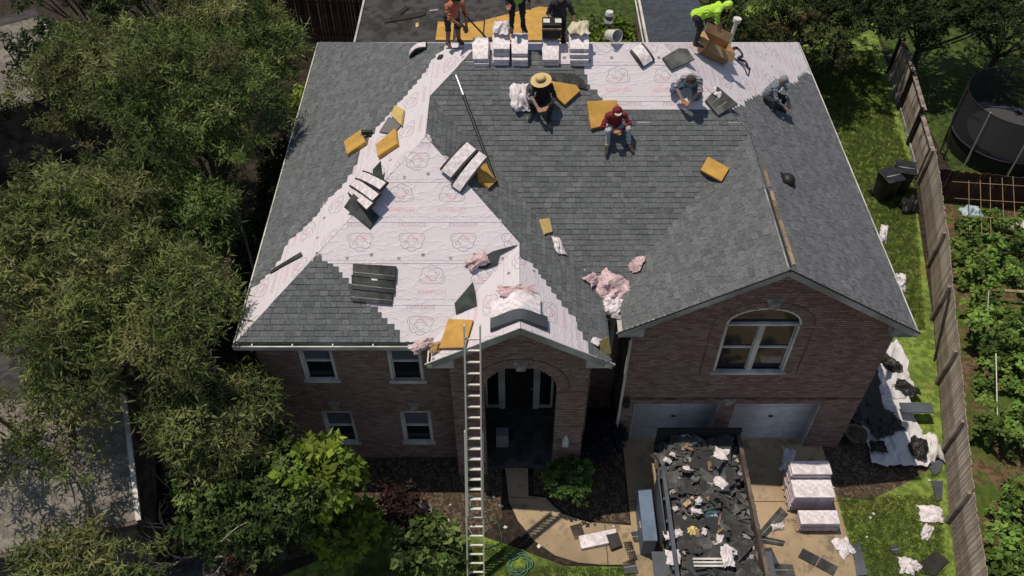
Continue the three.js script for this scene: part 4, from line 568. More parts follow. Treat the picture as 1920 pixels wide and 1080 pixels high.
person('', 'person in rust shirt and dark shorts holding a tear-off bar at the ridge', [[5.15,9.06,-8.15][0], back(-8.15), -8.15], .5, {
  ...standing, shL: [-.18, 1.3, .2], shR: [.19, 1.3, .18], neck: [0, 1.38, .24], head: [0, 1.5, .3], elL: [-.2, 1.02, .34], elR: [.24, 1.0, .3], haL: [.02, .82, .44], haR: [.16, .74, .46] }, { shirt: [.42, .14, .08], fore: [.34, .17, .1], pants: [.03, .032, .035], shorts: 1, skin: [.2, .11, .075], shoe: [.08, .05, .04], hat: 'cap', hatMat: M.black });
{ const b = [5.45,9.76,-7.9]; solo('pry_bar', mg([cyl([b[0], b[1] + .25, -7.95], [b[0] + .62, b[1] - .42, -7.8], .02, .025, 8), bx(.22, .03, .14, b[0] + .68, b[1] - .46, -7.78)]), M.black, 'dark long handled tear-off bar held at the ridge', 'tool'); }
person('', 'person in dark trousers and lime vest standing on a ridge bundle stack', [[6.92,9.47,-7.9][0], ridgeY + .33, -7.85], .2, standing, { shirt: [.3, .5, .06], sleeve: [.02, .02, .024], pants: [.018, .018, .022], shoe: [.03, .022, .02], hat: 'cap', hatMat: M.black });
person('', 'person in dark shirt reaching an arm down beside the dark crate', [[8.05,9,-8.3][0], back(-8.3), -8.3], .1, { ...standing, shL: [-.17, 1.32, .12], shR: [.2, 1.3, .14], elR: [.32, 1.02, .2], haR: [.33, .74, .28], elL: [-.26, 1.04, .14], haL: [-.16, .84, .3], head: [0, 1.52, .16], neck: [0, 1.4, .1] }, { shirt: [.02, .02, .03], fore: [.42, .26, .19], pants: [.02, .02, .026], shoe: [.03, .03, .03], hat: 'cap', hatMat: M.black });

// ---------- rear extensions ----------
{ const t = thing('rear_extension', 'flat roofed rear extension with half stripped grey decking', 'extension');
  part('roof_deck', bx(7.5, .14, 3.2, 5.0, 5.48, -15.15), M.oldShingle, t); part('wall', bx(7.2, 5.3, 2.8, 5.0, 2.65, -15.0), M.mortar, t); part('edge_board', bx(7.5, .12, .06, 5.0, 5.53, -16.76), M.trim, t); part('edge_board', bx(.07, .14, 3.1, 1.27, 5.54, -15.18), M.trim, t);
  const pl = (n, pts, m, h) => part(n, slabPts(pts.map(p => V(p[0], 5.553, p[2])), V(0, 1, 0), h), m, t);
  const g = (a, b) => [a, b];
  pl('plywood_sheet', [[4.09,5.55,-13.82],[4.11,5.55,-15.03],[4.69,5.55,-15.03],[4.71,5.55,-13.82]], M.foam, .03); pl('plywood_sheet', [[4.78,5.55,-13.82],[5.04,5.55,-14.95],[5.77,5.55,-15.1],[5.74,5.55,-13.82]], M.foam, .02);
  pl('plywood_sheet', [[5.79,5.55,-13.82],[5.82,5.55,-15.17],[7.06,5.55,-15.77],[7.18,5.55,-13.82]], M.foam, .026); pl('plywood_sheet', [[7.24,5.55,-13.82],[7.16,5.55,-15.77],[7.79,5.55,-16.11],[8.54,5.55,-15.99],[8.61,5.55,-13.82]], M.foam, .022);
  pl('felt_strip', [[2.19,5.55,-14.95],[2.72,5.55,-15.47],[3.64,5.55,-15.77],[3.62,5.55,-15.47],[2.9,5.55,-15.17]], M.dark, .04); pl('felt_strip', [[2.35,5.55,-15.24],[2.86,5.55,-16.14],[2.99,5.55,-15.99],[2.55,5.55,-15.17]], M.dark, .05);
  pl('wood_scrap', [[3.31,5.55,-14.95],[3.4,5.55,-15.02],[3.44,5.55,-14.74],[3.33,5.55,-14.66]], M.paleFoam, .02); pl('wood_scrap', [[3.75,5.55,-15.84],[4.06,5.55,-15.92],[4.06,5.55,-15.84],[3.75,5.55,-15.77]], M.white, .02); }
{ const t = thing('porch_roof', 'blue grey shingled rear porch roof with white left edge', 'roof'); const x0 = 11.75, x1 = 14.0; part('wall', bx(1.9, 4.6, 5.5, 12.9, 2.3, -16.8), M.mortar, t); const g = []; const r = rng(8); for (let i = 0; i < 26; i++) { let x = x0; while (x < x1) { const w = Math.min(.15 + .3 * r(), x1 - x), q = bx(w - .006, .018 + .006 * r(), .155, x + w / 2, 5.0, -14.0 - i * .148); q.rotateX(0); const c = new Float32Array(q.attributes.position.count * 3), k = .8 + .4 * r(); for (let j = 0; j < c.length; j += 3) { c[j] = .05 * k; c[j + 1] = .062 * k; c[j + 2] = .085 * k; } q.setAttribute('color', new THREE.BufferAttribute(c, 3)); g.push(q); x += w; } } const m = part('shingles', mg(g), M.shingle, t); m.userData.kind = 'stuff'; part('roof_deck', bx(2.25, .1, 3.9, 12.87, 4.93, -15.85), M.oldShingle, t); part('gutter', [bx(.09, .12, 3.9, x0 - .06, 4.97, -15.85), bx(.05, .05, 3.9, x0 - .2, 4.99, -15.85)], M.gutter, t); part('flashing', bx(.35, .03, .25, x0 + .2, 5.04, -14.15), M.steel, t); }

// ---------- front yard ----------
{ const t = thing('debris_trailer', 'dark high sided trailer full of torn shingles on the driveway', 'trailer', [0, 0, 0]); const x0 = 10.86, x1 = 13.08, z0 = -.1, z1 = 5.2;
  part('side_wall', [bx(.06, 1.15, z1 - .9, x0, 1.02, (z1 + .9) / 2), bx(.1, .06, z1 - .9, x0, 1.6, (z1 + .9) / 2)], M.slate, t); part('side_wall', [bx(.06, 1.15, z1 - z0, x1, 1.02, (z1 + z0) / 2), bx(.1, .06, z1 - z0, x1, 1.6, (z1 + z0) / 2)], M.rust, t);
  for (let i = 0; i < 7; i++) { part('wall_rib', bx(.06, 1.1, .07, x0 - .06, 1.0, 1.2 + i * .64), M.slate, t); part('wall_rib', bx(.06, 1.1, .07, x1 + .06, 1.0, .2 + i * .8), M.rust, t); }
  part('front_wall', [bx(x1 - x0 + .1, 1.5, .07, (x0 + x1) / 2, 1.15, z0), bx(x1 - x0, .08, .1, (x0 + x1) / 2, 1.84, z0)], M.dark, t);  part('floor', bx(x1 - x0, .1, z1 - z0, (x0 + x1) / 2, .5, (z0 + z1) / 2), M.rust, t);
  for (const x of [x0 - .14, x1 + .14]) for (const z of [3.5, 4.4]) { const w = part('wheel', cyl([x - .11, .4, z], [x + .11, .4, z], .38, .38, 18), M.black, t); part('rim', cyl([x - .12, .4, z], [x + .12, .4, z], .2, .2, 14), M.steel, w); }
  part('fender', bx(.42, .04, 1.9, x0 - .24, .86, 3.95), M.slate, t); part('fender', bx(.4, .04, 1.9, x1 + .24, .86, 3.95), M.slate, t); part('chassis', bx(1.3, .16, 5.2, (x0 + x1) / 2, .38, 2.6), M.black, t); part('mesh_panel', bx(.03, .9, 1.7, x0 - .13, 1.05, 1.9), M.slate, t); }
{ const t = thing('tool_chest', 'blue grey metal chest standing left of the debris trailer', 'chest', [10.42, 0, 1.95]); part('chest_body', bx(.36, .82, 1.5, 0, .45, 0, .02), M.blue, t); part('lid', bx(.38, .06, 1.54, 0, .89, 0, .02), std([.15, .22, .34], .45, { map: dirty }), t); part('handle', bx(.02, .03, .2, -.2, .7, .2), M.steel, t); }
// debris heap
const heapY = (x, z) => 1.12 + .42 * Math.exp(-((x - 11.96) ** 2) / .8) * (.8 + .3 * Math.sin(z * 1.7)) + .14 * Math.sin(x * 5 + z * 3) * Math.sin(z * 4);
function scrap(r, w, d) { const g = new THREE.BoxGeometry(w, .012, d, 4, 1, 3), p = g.attributes.position, b = (r() - .5) * .3, c = (r() - .5) * .25; for (let i = 0; i < p.count; i++) { const x = p.getX(i) / w, z = p.getZ(i) / d; p.setY(i, p.getY(i) + b * x * x + c * x * z); p.setX(i, p.getX(i) * (1 + .25 * Math.sin(z * 5 + w * 40))); } boxUV(g); g.computeVertexNormals(); return g.rotateZ((r() - .5) * .9).rotateX((r() - .5) * .9).rotateY(r() * 7); }
{ const r = rng(303), gs = [[], [], []]; for (let i = 0; i < 520; i++) { const x = 10.96 + r() * 2.02, z = .02 + r() * 5, g = scrap(r, .14 + r() * .5, .1 + r() * .26).translate(x, heapY(x, z) + (r() - .4) * .14, z); gs[Math.floor(r() * 2.35)].push(g); } for (let i = 0; i < 95; i++) { const x = 11.15 + r() * 1.65, z = .2 + r() * 4.7, g = scrap(r, .45 + r() * .5, .26 + r() * .2); g.rotateX((r() - .5) * .15); gs[r() < .6 ? 0 : r() < .6 ? 2 : 1].push(g.translate(x, heapY(x, z) + .03 + .1 * r(), z)); } const tan = []; for (let i = 0; i < 22; i++) { const x = 11.1 + r() * 1.8, z = .2 + r() * 4.6; tan.push(bx(.05 + r() * .3, .03, .03 + r() * .07).rotateY(r() * 7).rotateX((r() - .5) * .6).translate(x, heapY(x, z) + .16, z)); } const wh = []; for (let i = 0; i < 110; i++) { const x = 10.96 + r() * 2.02, z = .05 + r() * 5, g = scrap(r, .05 + r() * .22, .04 + r() * .1).translate(x, heapY(x, z) + .07 + r() * .08, z); wh.push(g); }
  const base = new THREE.PlaneGeometry(2.14, 5.2, 20, 40); base.rotateX(-Math.PI / 2); base.translate(11.97, 0, 2.5); const p = base.attributes.position; for (let i = 0; i < p.count; i++) p.setY(i, heapY(p.getX(i), p.getZ(i)) - .08); base.computeVertexNormals(); gs[0].push(base);
  const t = thing('shingle_debris', 'heap of torn dark shingles filling the debris trailer', 'debris'); t.userData.kind = 'stuff'; part('wood_scraps', mg(tan), M.tan, t).userData.kind = 'stuff'; part('pale_scraps', mg(wh), std([.5, .47, .47], .7, { map: mott }), t).userData.kind = 'stuff'; gs.forEach((g, i) => { const m = part('torn_shingles', mg(g), [std([.10, .103, .11], .9, { map: mott }), std([.17, .172, .18], .9, { map: mott }), std([.04, .04, .045], .9)][i], t); m.userData.kind = 'stuff'; }); }
const bits = [[.3,.26],[.34,.5],[.2,.2],[.3,.5],[.5,.3],[.5,.34],[.4,.5],[.2,.5],[.3,.5],[.16,.12],[.12,.2],[.12,.2],[.3,.16],[.2,.14],[.22,.14],[.2,.2]];
const bitNames = ['white wrapper folded in the middle of the debris heap', 'white wrapper at the far right wall of the debris trailer', 'pale scrap at the far left of the debris heap', 'long white wrapper strip by the right trailer wall', 'lilac wrapper in the shade at the far end of the trailer', 'white wrapper at the near left of the debris heap', 'grey white sheet in the near left corner of the trailer', 'white strip at the near right of the debris heap', 'white sheet beside the pale slats in the trailer', 'small white scrap right of the orange wood in the trailer', 'thin white tube left of the orange wood in the trailer', 'white bottle beside the orange wood in the trailer', 'white box lid below the orange wood in the trailer', 'two white cups near the yellow foam lump in the trailer', 'cream carton at the far left of the debris heap', 'white scrap on the teal bag in the trailer'];
const bitPos = [[11.51,1.6,1.08],[12.47,1.5,0.57],[11.2,1.45,0.54],[12.34,1.45,1.42],[11.66,1.55,0.06],[10.96,1.45,2.74],[10.84,1.4,3.44],[12.08,1.5,2.99],[12.23,1.4,3.33],[11.68,1.7,1.97],[11.12,1.6,1.99],[11.63,1.7,2.02],[11.6,1.65,2.22],[11.7,1.65,2.79],[11.03,1.5,0.64],[12.04,1.6,2.34]];
bitPos.forEach((p, i) => { const b = bits[i], t = thing('wrapper_scrap', bitNames[i], 'scrap', [p[0], heapY(p[0], p[2]) + .13, p[2]]); t.rotation.y = i * 1.3; part('folded_sheet', crumple(Math.max(.16, b[0]), Math.max(.14, b[1] * .7), .1, 400 + i, 8, 8), i === 4 ? std([.5, .42, .62], .6) : M.wrap, t); });
{ const col = { ply: M.ply, teal: std([.05, .12, .16], .6), y: std([.75, .62, .26], .8) }; let p = [11.5,1.7,1.88]; solo('wood_scrap', mg([bar([p[0] - .2, heapY(p[0], p[2]) + .1, p[2] + .15], [p[0] + .2, heapY(p[0], p[2]) + .16, p[2] - .15], .12, .03)]), col.ply, 'orange plywood offcut in the middle of the debris heap', 'wood'); p = [11.07,1.6,1.35]; solo('wood_scrap', crumple(.22, .2, .12, 431).translate(p[0], heapY(p[0], p[2]) + .05, p[2]), std([.5, .2, .07], .8), 'rust orange scrap at the left of the debris heap', 'scrap'); p = [12.01,1.6,2.28]; solo('teal_bag', crumple(.4, .36, .26, 432).translate(p[0], heapY(p[0], p[2]) + .02, p[2]), col.teal, 'teal plastic bag at the right of the debris heap', 'bag'); p = [11.48,1.65,2.64]; solo('foam_lump', crumple(.3, .22, .2, 433).translate(p[0], heapY(p[0], p[2]) + .04, p[2]), col.y, 'yellow foam lump in the middle of the debris heap', 'foam');
  p = [11.76,1.5,3.71]; const t = thing('slat_panel', 'white slatted panel at the near end of the debris trailer', 'panel', [p[0], heapY(p[0], p[2]) + .26, p[2]]); for (let i = 0; i < 3; i++) part('slat', bx(.8, .02, .05, -.1, 0, i * .09 - .09), M.white, t); part('sheet', crumple(.3, .5, .12, 434).translate(.35, 0, -.12), M.wrap, t); }
// wrapped pallets of new shingles
function pallet(label, x0, x1, tiers, group) { const t = thing('shingle_pallet', label, 'shingle pallet', [0, 0, 0], group), r = rng(tiers.length * 77 + 3); const lilac = std([.60, .50, .58], .5, { map: vary(.8, 1, 1.2, fB), bumpMap: fineBump, bumpScale: .005 });
  for (const [z0, z1, n] of tiers) for (let k = 0; k < n; k++) part('bundle', bx(x1 - x0 - .02 * r(), .076, z1 - z0 - .01, (x0 + x1) / 2 + (r() - .5) * .05, .16 + k * .08, (z0 + z1) / 2 + (r() - .5) * .02, .018), k === n - 1 ? M.wrap : lilac, t); const [a, b] = [tiers[0][0], tiers[tiers.length - 1][1]]; for (let i = 0; i < 5; i++) part('pallet_board', bx(x1 - x0 + .06, .02, .1, (x0 + x1) / 2, .1, a + .06 + i * (b - a - .12) / 4), M.lumber, t); for (const x of [x0 + .06, (x0 + x1) / 2, x1 - .06]) part('pallet_block', bx(.09, .08, b - a, x, .05, (a + b) / 2), M.lumber, t); return t; }
pallet('large two step pallet stack of pink white shingle bundles on the driveway', 14.5, 15.62, [[.42, .85, 12], [.86, 1.42, 9]]);
pallet('low pallet stack of pink white shingle bundles in front of the large one', 14.62, 15.7, [[1.62, 2.04, 5]]);
// shingles strewn on the paving
const strips = [
  [[[13.32,0,2.28],[14.32,0,1.27],[14.49,0,1.5],[13.49,0,2.39]], 'dark shingle strips lying crosswise behind the low pallet', M.darkShingle],
  [[[13.48,0,2.11],[14.23,0,2.3],[14.14,0,2.45],[13.47,0,2.33]], 'grey shingle strip under the crossing strips near the trailer', M.felt],
  [[[14.48,0,2.76],[14.67,0,2.51],[15.48,0,3.03],[15.3,0,3.28]], 'dark shingle strip alone at the lower driveway edge', M.darkShingle],
  [[[13.43,0,2.55],[13.82,0,2.48],[13.94,0,3],[13.58,0,3.24],[13.36,0,3.21]], 'grey shingle sheets beside the right trailer wall', M.felt],
  [[[13.67,0,2.94],[14.29,0,2.97],[14.3,0,3.29],[13.56,0,3.32]], 'dark shingle bundle at the bottom edge of the driveway', M.darkShingle],
  [[[8.37,0,1.86],[8.7,0,1.76],[8.8,0,2.18],[8.5,0,2.3]], 'slate coloured sheet beside the white bundle on the front walk', M.slate],
  [[[9.8,0,2.33],[10.04,0,2.3],[10.16,0,2.82],[9.95,0,2.94]], 'dark shingle strip upright beside the trailer on the walk', M.felt],
  [[[9.73,0,2.91],[10.08,0,2.79],[10.15,0,3.21],[9.78,0,3.24]], 'dark shingle scrap at the edge of the front lawn', M.darkShingle],
  [[[10.03,0,2.05],[10.33,0,1.99],[10.36,0,2.3],[10.12,0,2.33]], 'dark shingle scrap beside the blue chest', M.darkShingle],
  [[[18.82,0,0.48],[19.17,0,0.45],[18.94,0,1.04],[18.77,0,1.11]], 'grey strip on the lawn at the fence foot', M.slate],
  [[[16.04,0,2.39],[16.26,0,2.33],[16.21,0,3.26],[15.92,0,3.29]], 'grey blue strip lying along the lawn edge', M.slate],
  [[[17.03,0,2.44],[17.26,0,2.39],[17.27,0,2.67],[17.06,0,2.7]], 'small dark scrap in the middle of the right lawn', M.darkShingle],
  [[[17.74,0,2.91],[18.25,0,2.57],[18.51,0,2.88],[17.99,0,3.28],[17.75,0,3.23]], 'black square mat at the lower right lawn', M.black],
  [[[18.84,0,-0.2],[19.43,0,-0.24],[19.21,0,0.15],[18.98,0,0.29]], 'grey triangular sheet at the tarp edge', M.slate],
];
for (const [pts, label, m] of strips) { const t = thing('shingle_strip', label, 'shingle', [0, 0, 0]); part('strip', slabPts(pts.map(p => V(p[0], .03, p[2])), V(0, 1, 0), .03), m, t); if (m !== M.slate && pts.length === 4) { const P = pts.map(p => V(p[0], .062, p[2])); part('adhesive_strip', bar(P[0].clone().lerp(P[3], .5).toArray(), P[1].clone().lerp(P[2], .5).toArray(), .018, .003), M.lime, t); } }
{ const t = thing('shingle_bundle', 'white wrapped bundle lying open on the front walk', 'shingle bundle'); part('wrapper', slabPts([[8.6,0,2.21],[9.63,0,1.99],[9.66,0,2.36],[8.66,0,2.58]].map(p => V(p[0], .07, p[2])), V(0, 1, 0), .1), M.wrap, t); part('shingles', slabPts([[9.35,0,2.18],[9.68,0,2.11],[9.76,0,2.49],[9.46,0,2.61]].map(p => V(p[0], .07, p[2])), V(0, 1, 0), .115), M.black, t); }
const litter = [[[18.51,0,1.5], .5, .6, 'large white wrapper on the right lawn near the fence', 501], [[18.17,0,2.05], .25, .5, 'white wrapper tail below the large one on the right lawn', 502], [[15.79,0,2.48], .45, .5, 'white wrapper at the driveway edge of the lawn', 503], [[17.34,0,3], .5, .4, 'white wrapper left of the black mat', 504], [[17.57,0,3], .3, .24, 'small white scrap touching the black mat', 505], [[14.12,0,1.89], .36, .2, 'white wrapper curl beside the crossing shingle strips', 506], [[14.86,0,-0.2], .8, .34, 'grey white sheet in the shade before the right garage door', 507]];
for (const [p, w, d, label, sd] of litter) { const t = thing('plastic_wrapper', label, 'wrapper', p); t.rotation.y = sd; part('folded_sheet', crumple(w, d, .16, sd), M.wrap, t); }
{ const r = rng(66), geo = crumple(.09, .07, .04, 600, 4, 4), spots = [[5.05,0,1.2],[4.82,0,1.93],[5,0,1.7],[5.41,0,2.43],[5.41,0,2.64],[4.81,0,2.6],[6.6,0,1.89],[6.49,0,1.25],[6.26,0,0.96],[7.52,0,2.44],[9.27,0,2.24],[9.58,0,1.88],[4.38,0,1.36],[16.76,0,1.6],[16.88,0,1.49],[16.5,0,2.17],[18.18,0,1.24],[18.78,0,0.43],[15.93,0,0.65]]; spots.forEach(p => { const m = solo('paper_scrap', geo, M.white, 'tiny white scrap on the ground of the front yard', 'scrap', 'tiny white scraps in the front yard'); m.position.set(p[0], .02, p[2]); m.rotation.y = r() * 6; m.scale.setScalar(.6 + r() * .8); }); }
// tarp along the garage side
{ const t = thing('tarp', 'white and black tarp spread between garage and fence', 'tarp'); const g = new THREE.PlaneGeometry(2.2, 5.6, 36, 80); g.rotateX(-Math.PI / 2); const p = g.attributes.position, f = fbm(701, 3, 4), q = fbm(702, 6, 4), col = new Float32Array(p.count * 3); for (let i = 0; i < p.count; i++) { const u = p.getX(i) / 2.2 + .5, v = p.getZ(i) / 5.6 + .5, rid = 1 - Math.abs(2 * q(u * .6, v) - 1); p.setXYZ(i, 17.15 + u * 1.75 + (v < .5 ? (1 - v) * .55 : (v - .5) * .3) + (f(v, u) - .5) * .5, .04 + .18 * rid * rid + .2 * f(u, v) * Math.sin(u * Math.PI), -4.6 + v * 4.6 + (f(u, v) - .5) * .5); const k = [.60, .59, .63]; col.set(k, i * 3); } g.setAttribute('color', new THREE.BufferAttribute(col, 3)); g.computeVertexNormals(); part('sheet', g, std([1, 1, 1], .5, { vertexColors: true, bumpMap: fineBump, bumpScale: .006 }), t); part('folded_edge', crumple(.7, .9, .3, 703).translate(19.1, .03, -.6), M.white, t); }
{ const r = rng(733); [['black felt heap with painted shade on the tarp nearest the garage wall',17.25,-2.7,1.9,3.0],['black felt sheet over the middle of the tarp',17.9,-1.3,1.0,.8],['dark felt scrap at the upper end of the tarp',18.7,-3.6,.45,.8],['dark felt scrap at the tarp edge near the fence',19.0,-2.6,.35,.7],['black felt fold at the lower end of the tarp',18.7,-.5,.7,.5],['black felt patch low on the tarp by the planter',17.5,-.5,.4,.5]].forEach(([l,x,z,w,d],i)=>{ solo('felt_piece', crumple(w,d,.26,740+i,20,16).rotateY(.3*i).translate(x,.24,z), M.black, l, 'felt'); }); }  // the largest heap also paints the dark shade along the garage side
solo('plank', bx(.95, .04, .36, 18.95, .5, -1.75), M.slate, 'dark board lying across the tarp', 'board');
solo('added_fence_pole', mg([cyl([20.35, .05, -3.9], [20.75, 1.75, -5.4], .03)]), M.black, 'added black pole standing for a thin dark line on the tall fence', 'pipe');  // added pole standing in for a thin dark line on the fence
solo('black_bag', crumple(.9, .7, .5, 710).translate(17.3, .02, -2.0), M.black, 'black plastic bag against the garage side on the tarp', 'bag');
// hoses
{ const pts = []; for (let i = 0; i <= 90; i++) { const a = i / 90 * Math.PI * 2 * 5, R = .2 + .055 * Math.sin(i * .9) + i / 90 * .14; pts.push([6.98 + R * Math.cos(a), .03 + .02 * Math.sin(i * 1.7) + i / 90 * .04, 2.95 + R * Math.sin(a)]); } solo('garden_hose', tube(pts, .016, 260, 5), M.greenHose, 'coiled green garden hose on the front lawn', 'hose'); }
solo('cable', tube([[5.5, .03, -.2], [5.35, .03, .4], [5.5, .03, .75], [5.62, .03, 1.2], [5.5, .03, 1.7], [5.7, .03, 2.1]], .012, 40, 5), M.lime, 'thin pale cable curling beside the ladder', 'cable');
{ const pts = []; for (let i = 0; i <= 60; i++) { const a = i / 60 * Math.PI * 2 * 2.4, R = .3 + .03 * Math.sin(i); pts.push([6.2 + R * Math.cos(a), .025 + i * .0006, 2.1 + R * 1.3 * Math.sin(a)]); } solo('cable_coil', tube(pts, .008, 140, 4), M.greenHose, 'loose thin green coil between ladder and front walk', 'cable'); }
{ const t = thing('splash_block', 'pale shallow dish on the mulch left of the ladder', 'dish', [4.37,0,1.33]); const g = new THREE.LatheGeometry([[.001, .02], [.13, .02], [.19, .1], [.2, .1], [.15, .0], [.001, 0]].map(q => new THREE.Vector2(...q)), 18); part('bowl', g.rotateX(.35), M.lime, t); }
{ const t = thing('parcel', 'grey parcel standing inside the porch left of the door', 'parcel', [6.5, .14, -.75]); part('carton', bx(.36, .6, .3, 0, .3, 0, .01), std([.25, .25, .27], .7), t); part('tape', bx(.37, .04, .31, 0, .12, 0), M.lime, t); }
{ const t = thing('barrel_planter', 'dim round planter in the shade right of the garage', 'planter', [16.95, 0, -.95]); part('pot', new THREE.LatheGeometry([[.001, 0], [.22, 0], [.3, .34], [.34, .36], [.3, .37], [.26, .3], [.001, .3]].map(q => new THREE.Vector2(...q)), 20), M.rust, t); part('soil', cyl([0, .25, 0], [0, .31, 0], .27, .27, 18), M.mulch, t); }

// ---------- side and back yard ----------
function fence(label, pts, h, bw, mat, tilt = 0) { const t = thing('wooden_fence', label, 'fence'); const r = rng(pts.length * 31 + Math.round(h * 10)); const variants = [[], 0]; const mats = [0, 1, 2].map(i => { const m = mat.clone(); m.color.setScalar([1, .86, .72][i]).multiply(mat.color); return m; }); const geos = [0, 1, 2].map(i => bx(bw - .012, h - i * .03, .022, 0, (h - i * .03) / 2 + .02, 0));
  for (let i = 0; i + 1 < pts.length; i++) { const a = V(pts[i][0], 0, pts[i][1]), b = V(pts[i + 1][0], 0, pts[i + 1][1]), L = a.distanceTo(b), d = b.clone().sub(a).normalize(), ang = Math.atan2(-d.z, d.x); for (let u = bw / 2; u < L; u += bw) { const q = a.clone().addScaledVector(d, u), m = part('board', geos[Math.floor(r() * 3)], mats[Math.floor(r() * 3)], t); m.position.copy(q); m.rotation.set(0, ang, (r() - .5) * .02); m.position.y += (r() - .5) * .03; }
    for (const y of [.35, h - .35]) part('rail', bar([a.x, y, a.z], [b.x, y, b.z], .04, .09), mats[1], t).position.set(d.z * .055, 0, d.x * -.055); part('post', bx(.1, h + .05, .1, a.x + d.z * -.1, (h + .05) / 2 - .1, a.z + d.x * .1), mats[2], t); } return t; }
fence('weathered tall board fence along the right side yard', [[22.7, -12.6], [21.63, -8.13], [20.94, -5.64], [20.23, -3], [19.55, -.5], [18.94, 1.73], [18.4, 4.2], [17.9, 7]], 1.7, .15, M.fence);
{ const t = thing('panel_fence', 'panelled back yard fence with pale top caps and kickboard', 'fence'); const P = [[23.75, -20.2], [23.4, -17.4], [23.05, -15.0], [22.72, -12.7]], hs = [1.75, 1.7, 1.45], r = rng(91); P.slice(0, -1).forEach((a, i) => { const b = P[i + 1], A = V(a[0], 0, a[1]), B = V(b[0], 0, b[1]), L = A.distanceTo(B), d = B.clone().sub(A).normalize(), ang = Math.atan2(-d.z, d.x), h = hs[i]; const geo = bx(.145, h - .2, .02, 0, h / 2 + .08, 0); for (let u = .075; u < L; u += .15) { const m = part('board', geo, [M.fence, M.greyWood][Math.floor(r() * 1.4)], t); m.position.copy(A).addScaledVector(d, u); m.rotation.y = ang; } part('top_cap', bar([A.x, h + .03, A.z], [B.x, h + .03, B.z], .16, .05), M.greyWood, t); part('kickboard', bar([A.x - .05, .09, A.z], [B.x - .05, .09, B.z], .05, .17), M.lime, t); part('post', bx(.11, h + .1, .11, A.x - .08, (h + .1) / 2, A.z), M.black, t); part('post', bx(.11, h + .1, .11, B.x - .08, (h + .1) / 2, B.z - .08), M.black, t); }); }
fence('brown board fence between trampoline and garden', [[22.6, -11.7], [30, -10.4]], 1.5, .15, M.fenceBrown);
fence('dark brown board fence far behind the left trees', [[-7, -23.2], [1.6, -22.6]], 2.3, .15, M.fenceBrown);
for (const [p, ry, label, w] of [[[20.95, 0, -11.75], .3, 'left black wheeled bin beside the side fence', 0], [[21.65, 0, -12.2], -.25, 'right black wheeled bin against the side fence', 1]]) { const t = thing('wheeled_bin', label, 'bin', p, 'black wheeled bins'); t.rotation.y = ry; t.scale.setScalar(1.12); const g = new THREE.CylinderGeometry(.42, .33, .95, 4, 1); g.rotateY(Math.PI / 4); part('bin_body', g.translate(0, .53, 0), M.black, t); part('lid', bx(.66, .06, .72, 0, 1.04, .02, .02), std([.035, .035, .038], .4, { map: mott }), t); part('lid_bar', bx(.5, .03, .04, 0, 1.08, .1), M.lime, t); part('handle', cyl([-.26, 1.0, -.38], [.26, 1.0, -.38], .02), M.black, t); for (const x of [-.26, .26]) part('wheel', cyl([x - .03, .11, -.28], [x + .03, .11, -.28], .11, .11, 12), M.dark, t); }
solo('black_bag', crumple(.7, .6, .5, 711).translate(21.75, .02, -11.15), M.black, 'black bag slumped before the wheeled bins', 'bag');
{ // trampoline
  const t = thing('trampoline', 'round trampoline with dark net enclosure beyond the fence', 'trampoline', [26.5, 0, -14.8]); const R = 2.0; const tor = (r, w, y) => new THREE.TorusGeometry(r, w, 8, 48).rotateX(Math.PI / 2).translate(0, y, 0); part('frame', tor(R, .03, .78), M.black, t); part('mat', new THREE.CylinderGeometry(R - .3, R - .3, .01, 40).translate(0, .8, 0), std([.05, .052, .06], .7), t); const pad = new THREE.RingGeometry(R - .34, R + .04, 48).rotateX(-Math.PI / 2).translate(0, .84, 0); part('edge_pad', pad, std([.03, .035, .06], .7), t);
  const net = new THREE.CylinderGeometry(R, R, 1.7, 48, 1, true).translate(0, 1.68, 0); const nm = std([.02, .02, .024], .9, { transparent: true, opacity: .82 }); part('net', net, nm, t); part('top_rim', tor(R, .014, 2.52), M.black, t); const skirt = new THREE.CylinderGeometry(R - .05, R - .05, .74, 48, 1, true).translate(0, .4, 0); part('skirt', skirt, M.black, t);
  for (let i = 0; i < 8; i++) { const a = i / 8 * Math.PI * 2 + .2, c = Math.cos(a), q = Math.sin(a); part('pole', cyl([c * (R + .06), .05, q * (R + .06)], [c * (R + .05), 2.6, q * (R + .05)], .024), i > 3 ? M.black : M.alu, t); part('leg', cyl([c * (R - .1), 0, q * (R - .1)], [c * R, .78, q * R], .03), M.steel, t); } part('ladder', [bx(.04, .9, .04, -2.4, .5, .3), bx(.04, .9, .04, -2.4, .5, .7), bx(.05, .03, .4, -2.4, .3, .5), bx(.05, .03, .4, -2.4, .6, .5)], M.black, t); }
{ // trellis and garden bits
  const t = thing('garden_trellis', 'leaning bamboo trellis over the vegetable garden', 'trellis'); const r = rng(55); for (let i = 0; i < 7; i++) { const x = 23.0 + i * .42; part('cane', cyl([x - .25, 0, -7.6 + r() * .6], [x + .25, 1.75, -11.0 + r() * .3], .016, .012, 5), M.lumber, t); } for (let j = 0; j < 6; j++) { const k = j / 5; part('cane', cyl([22.7, .2 + 1.45 * k, -7.9 - 2.9 * k], [26.2, .25 + 1.45 * k, -7.5 - 2.9 * k], .012, .01, 5), M.lumber, t); } }
solo('garden_pole', mg([cyl([22.0, .3, -4.2], [22.15, 1.5, -5.6], .018)]), M.alu, 'thin pale pole standing among the garden plants', 'pole');
solo('garden_pole', mg([cyl([21.15, .3, -.9], [21.55, 1.3, -3.2], .018)]), M.alu, 'thin pale pole leaning lower in the garden', 'pole');
solo('garden_board', bar([23.6, .55, -3.6], [24.8, .6, -3.9], .3, .04), M.lime, 'pale board lying among the garden plants', 'board');
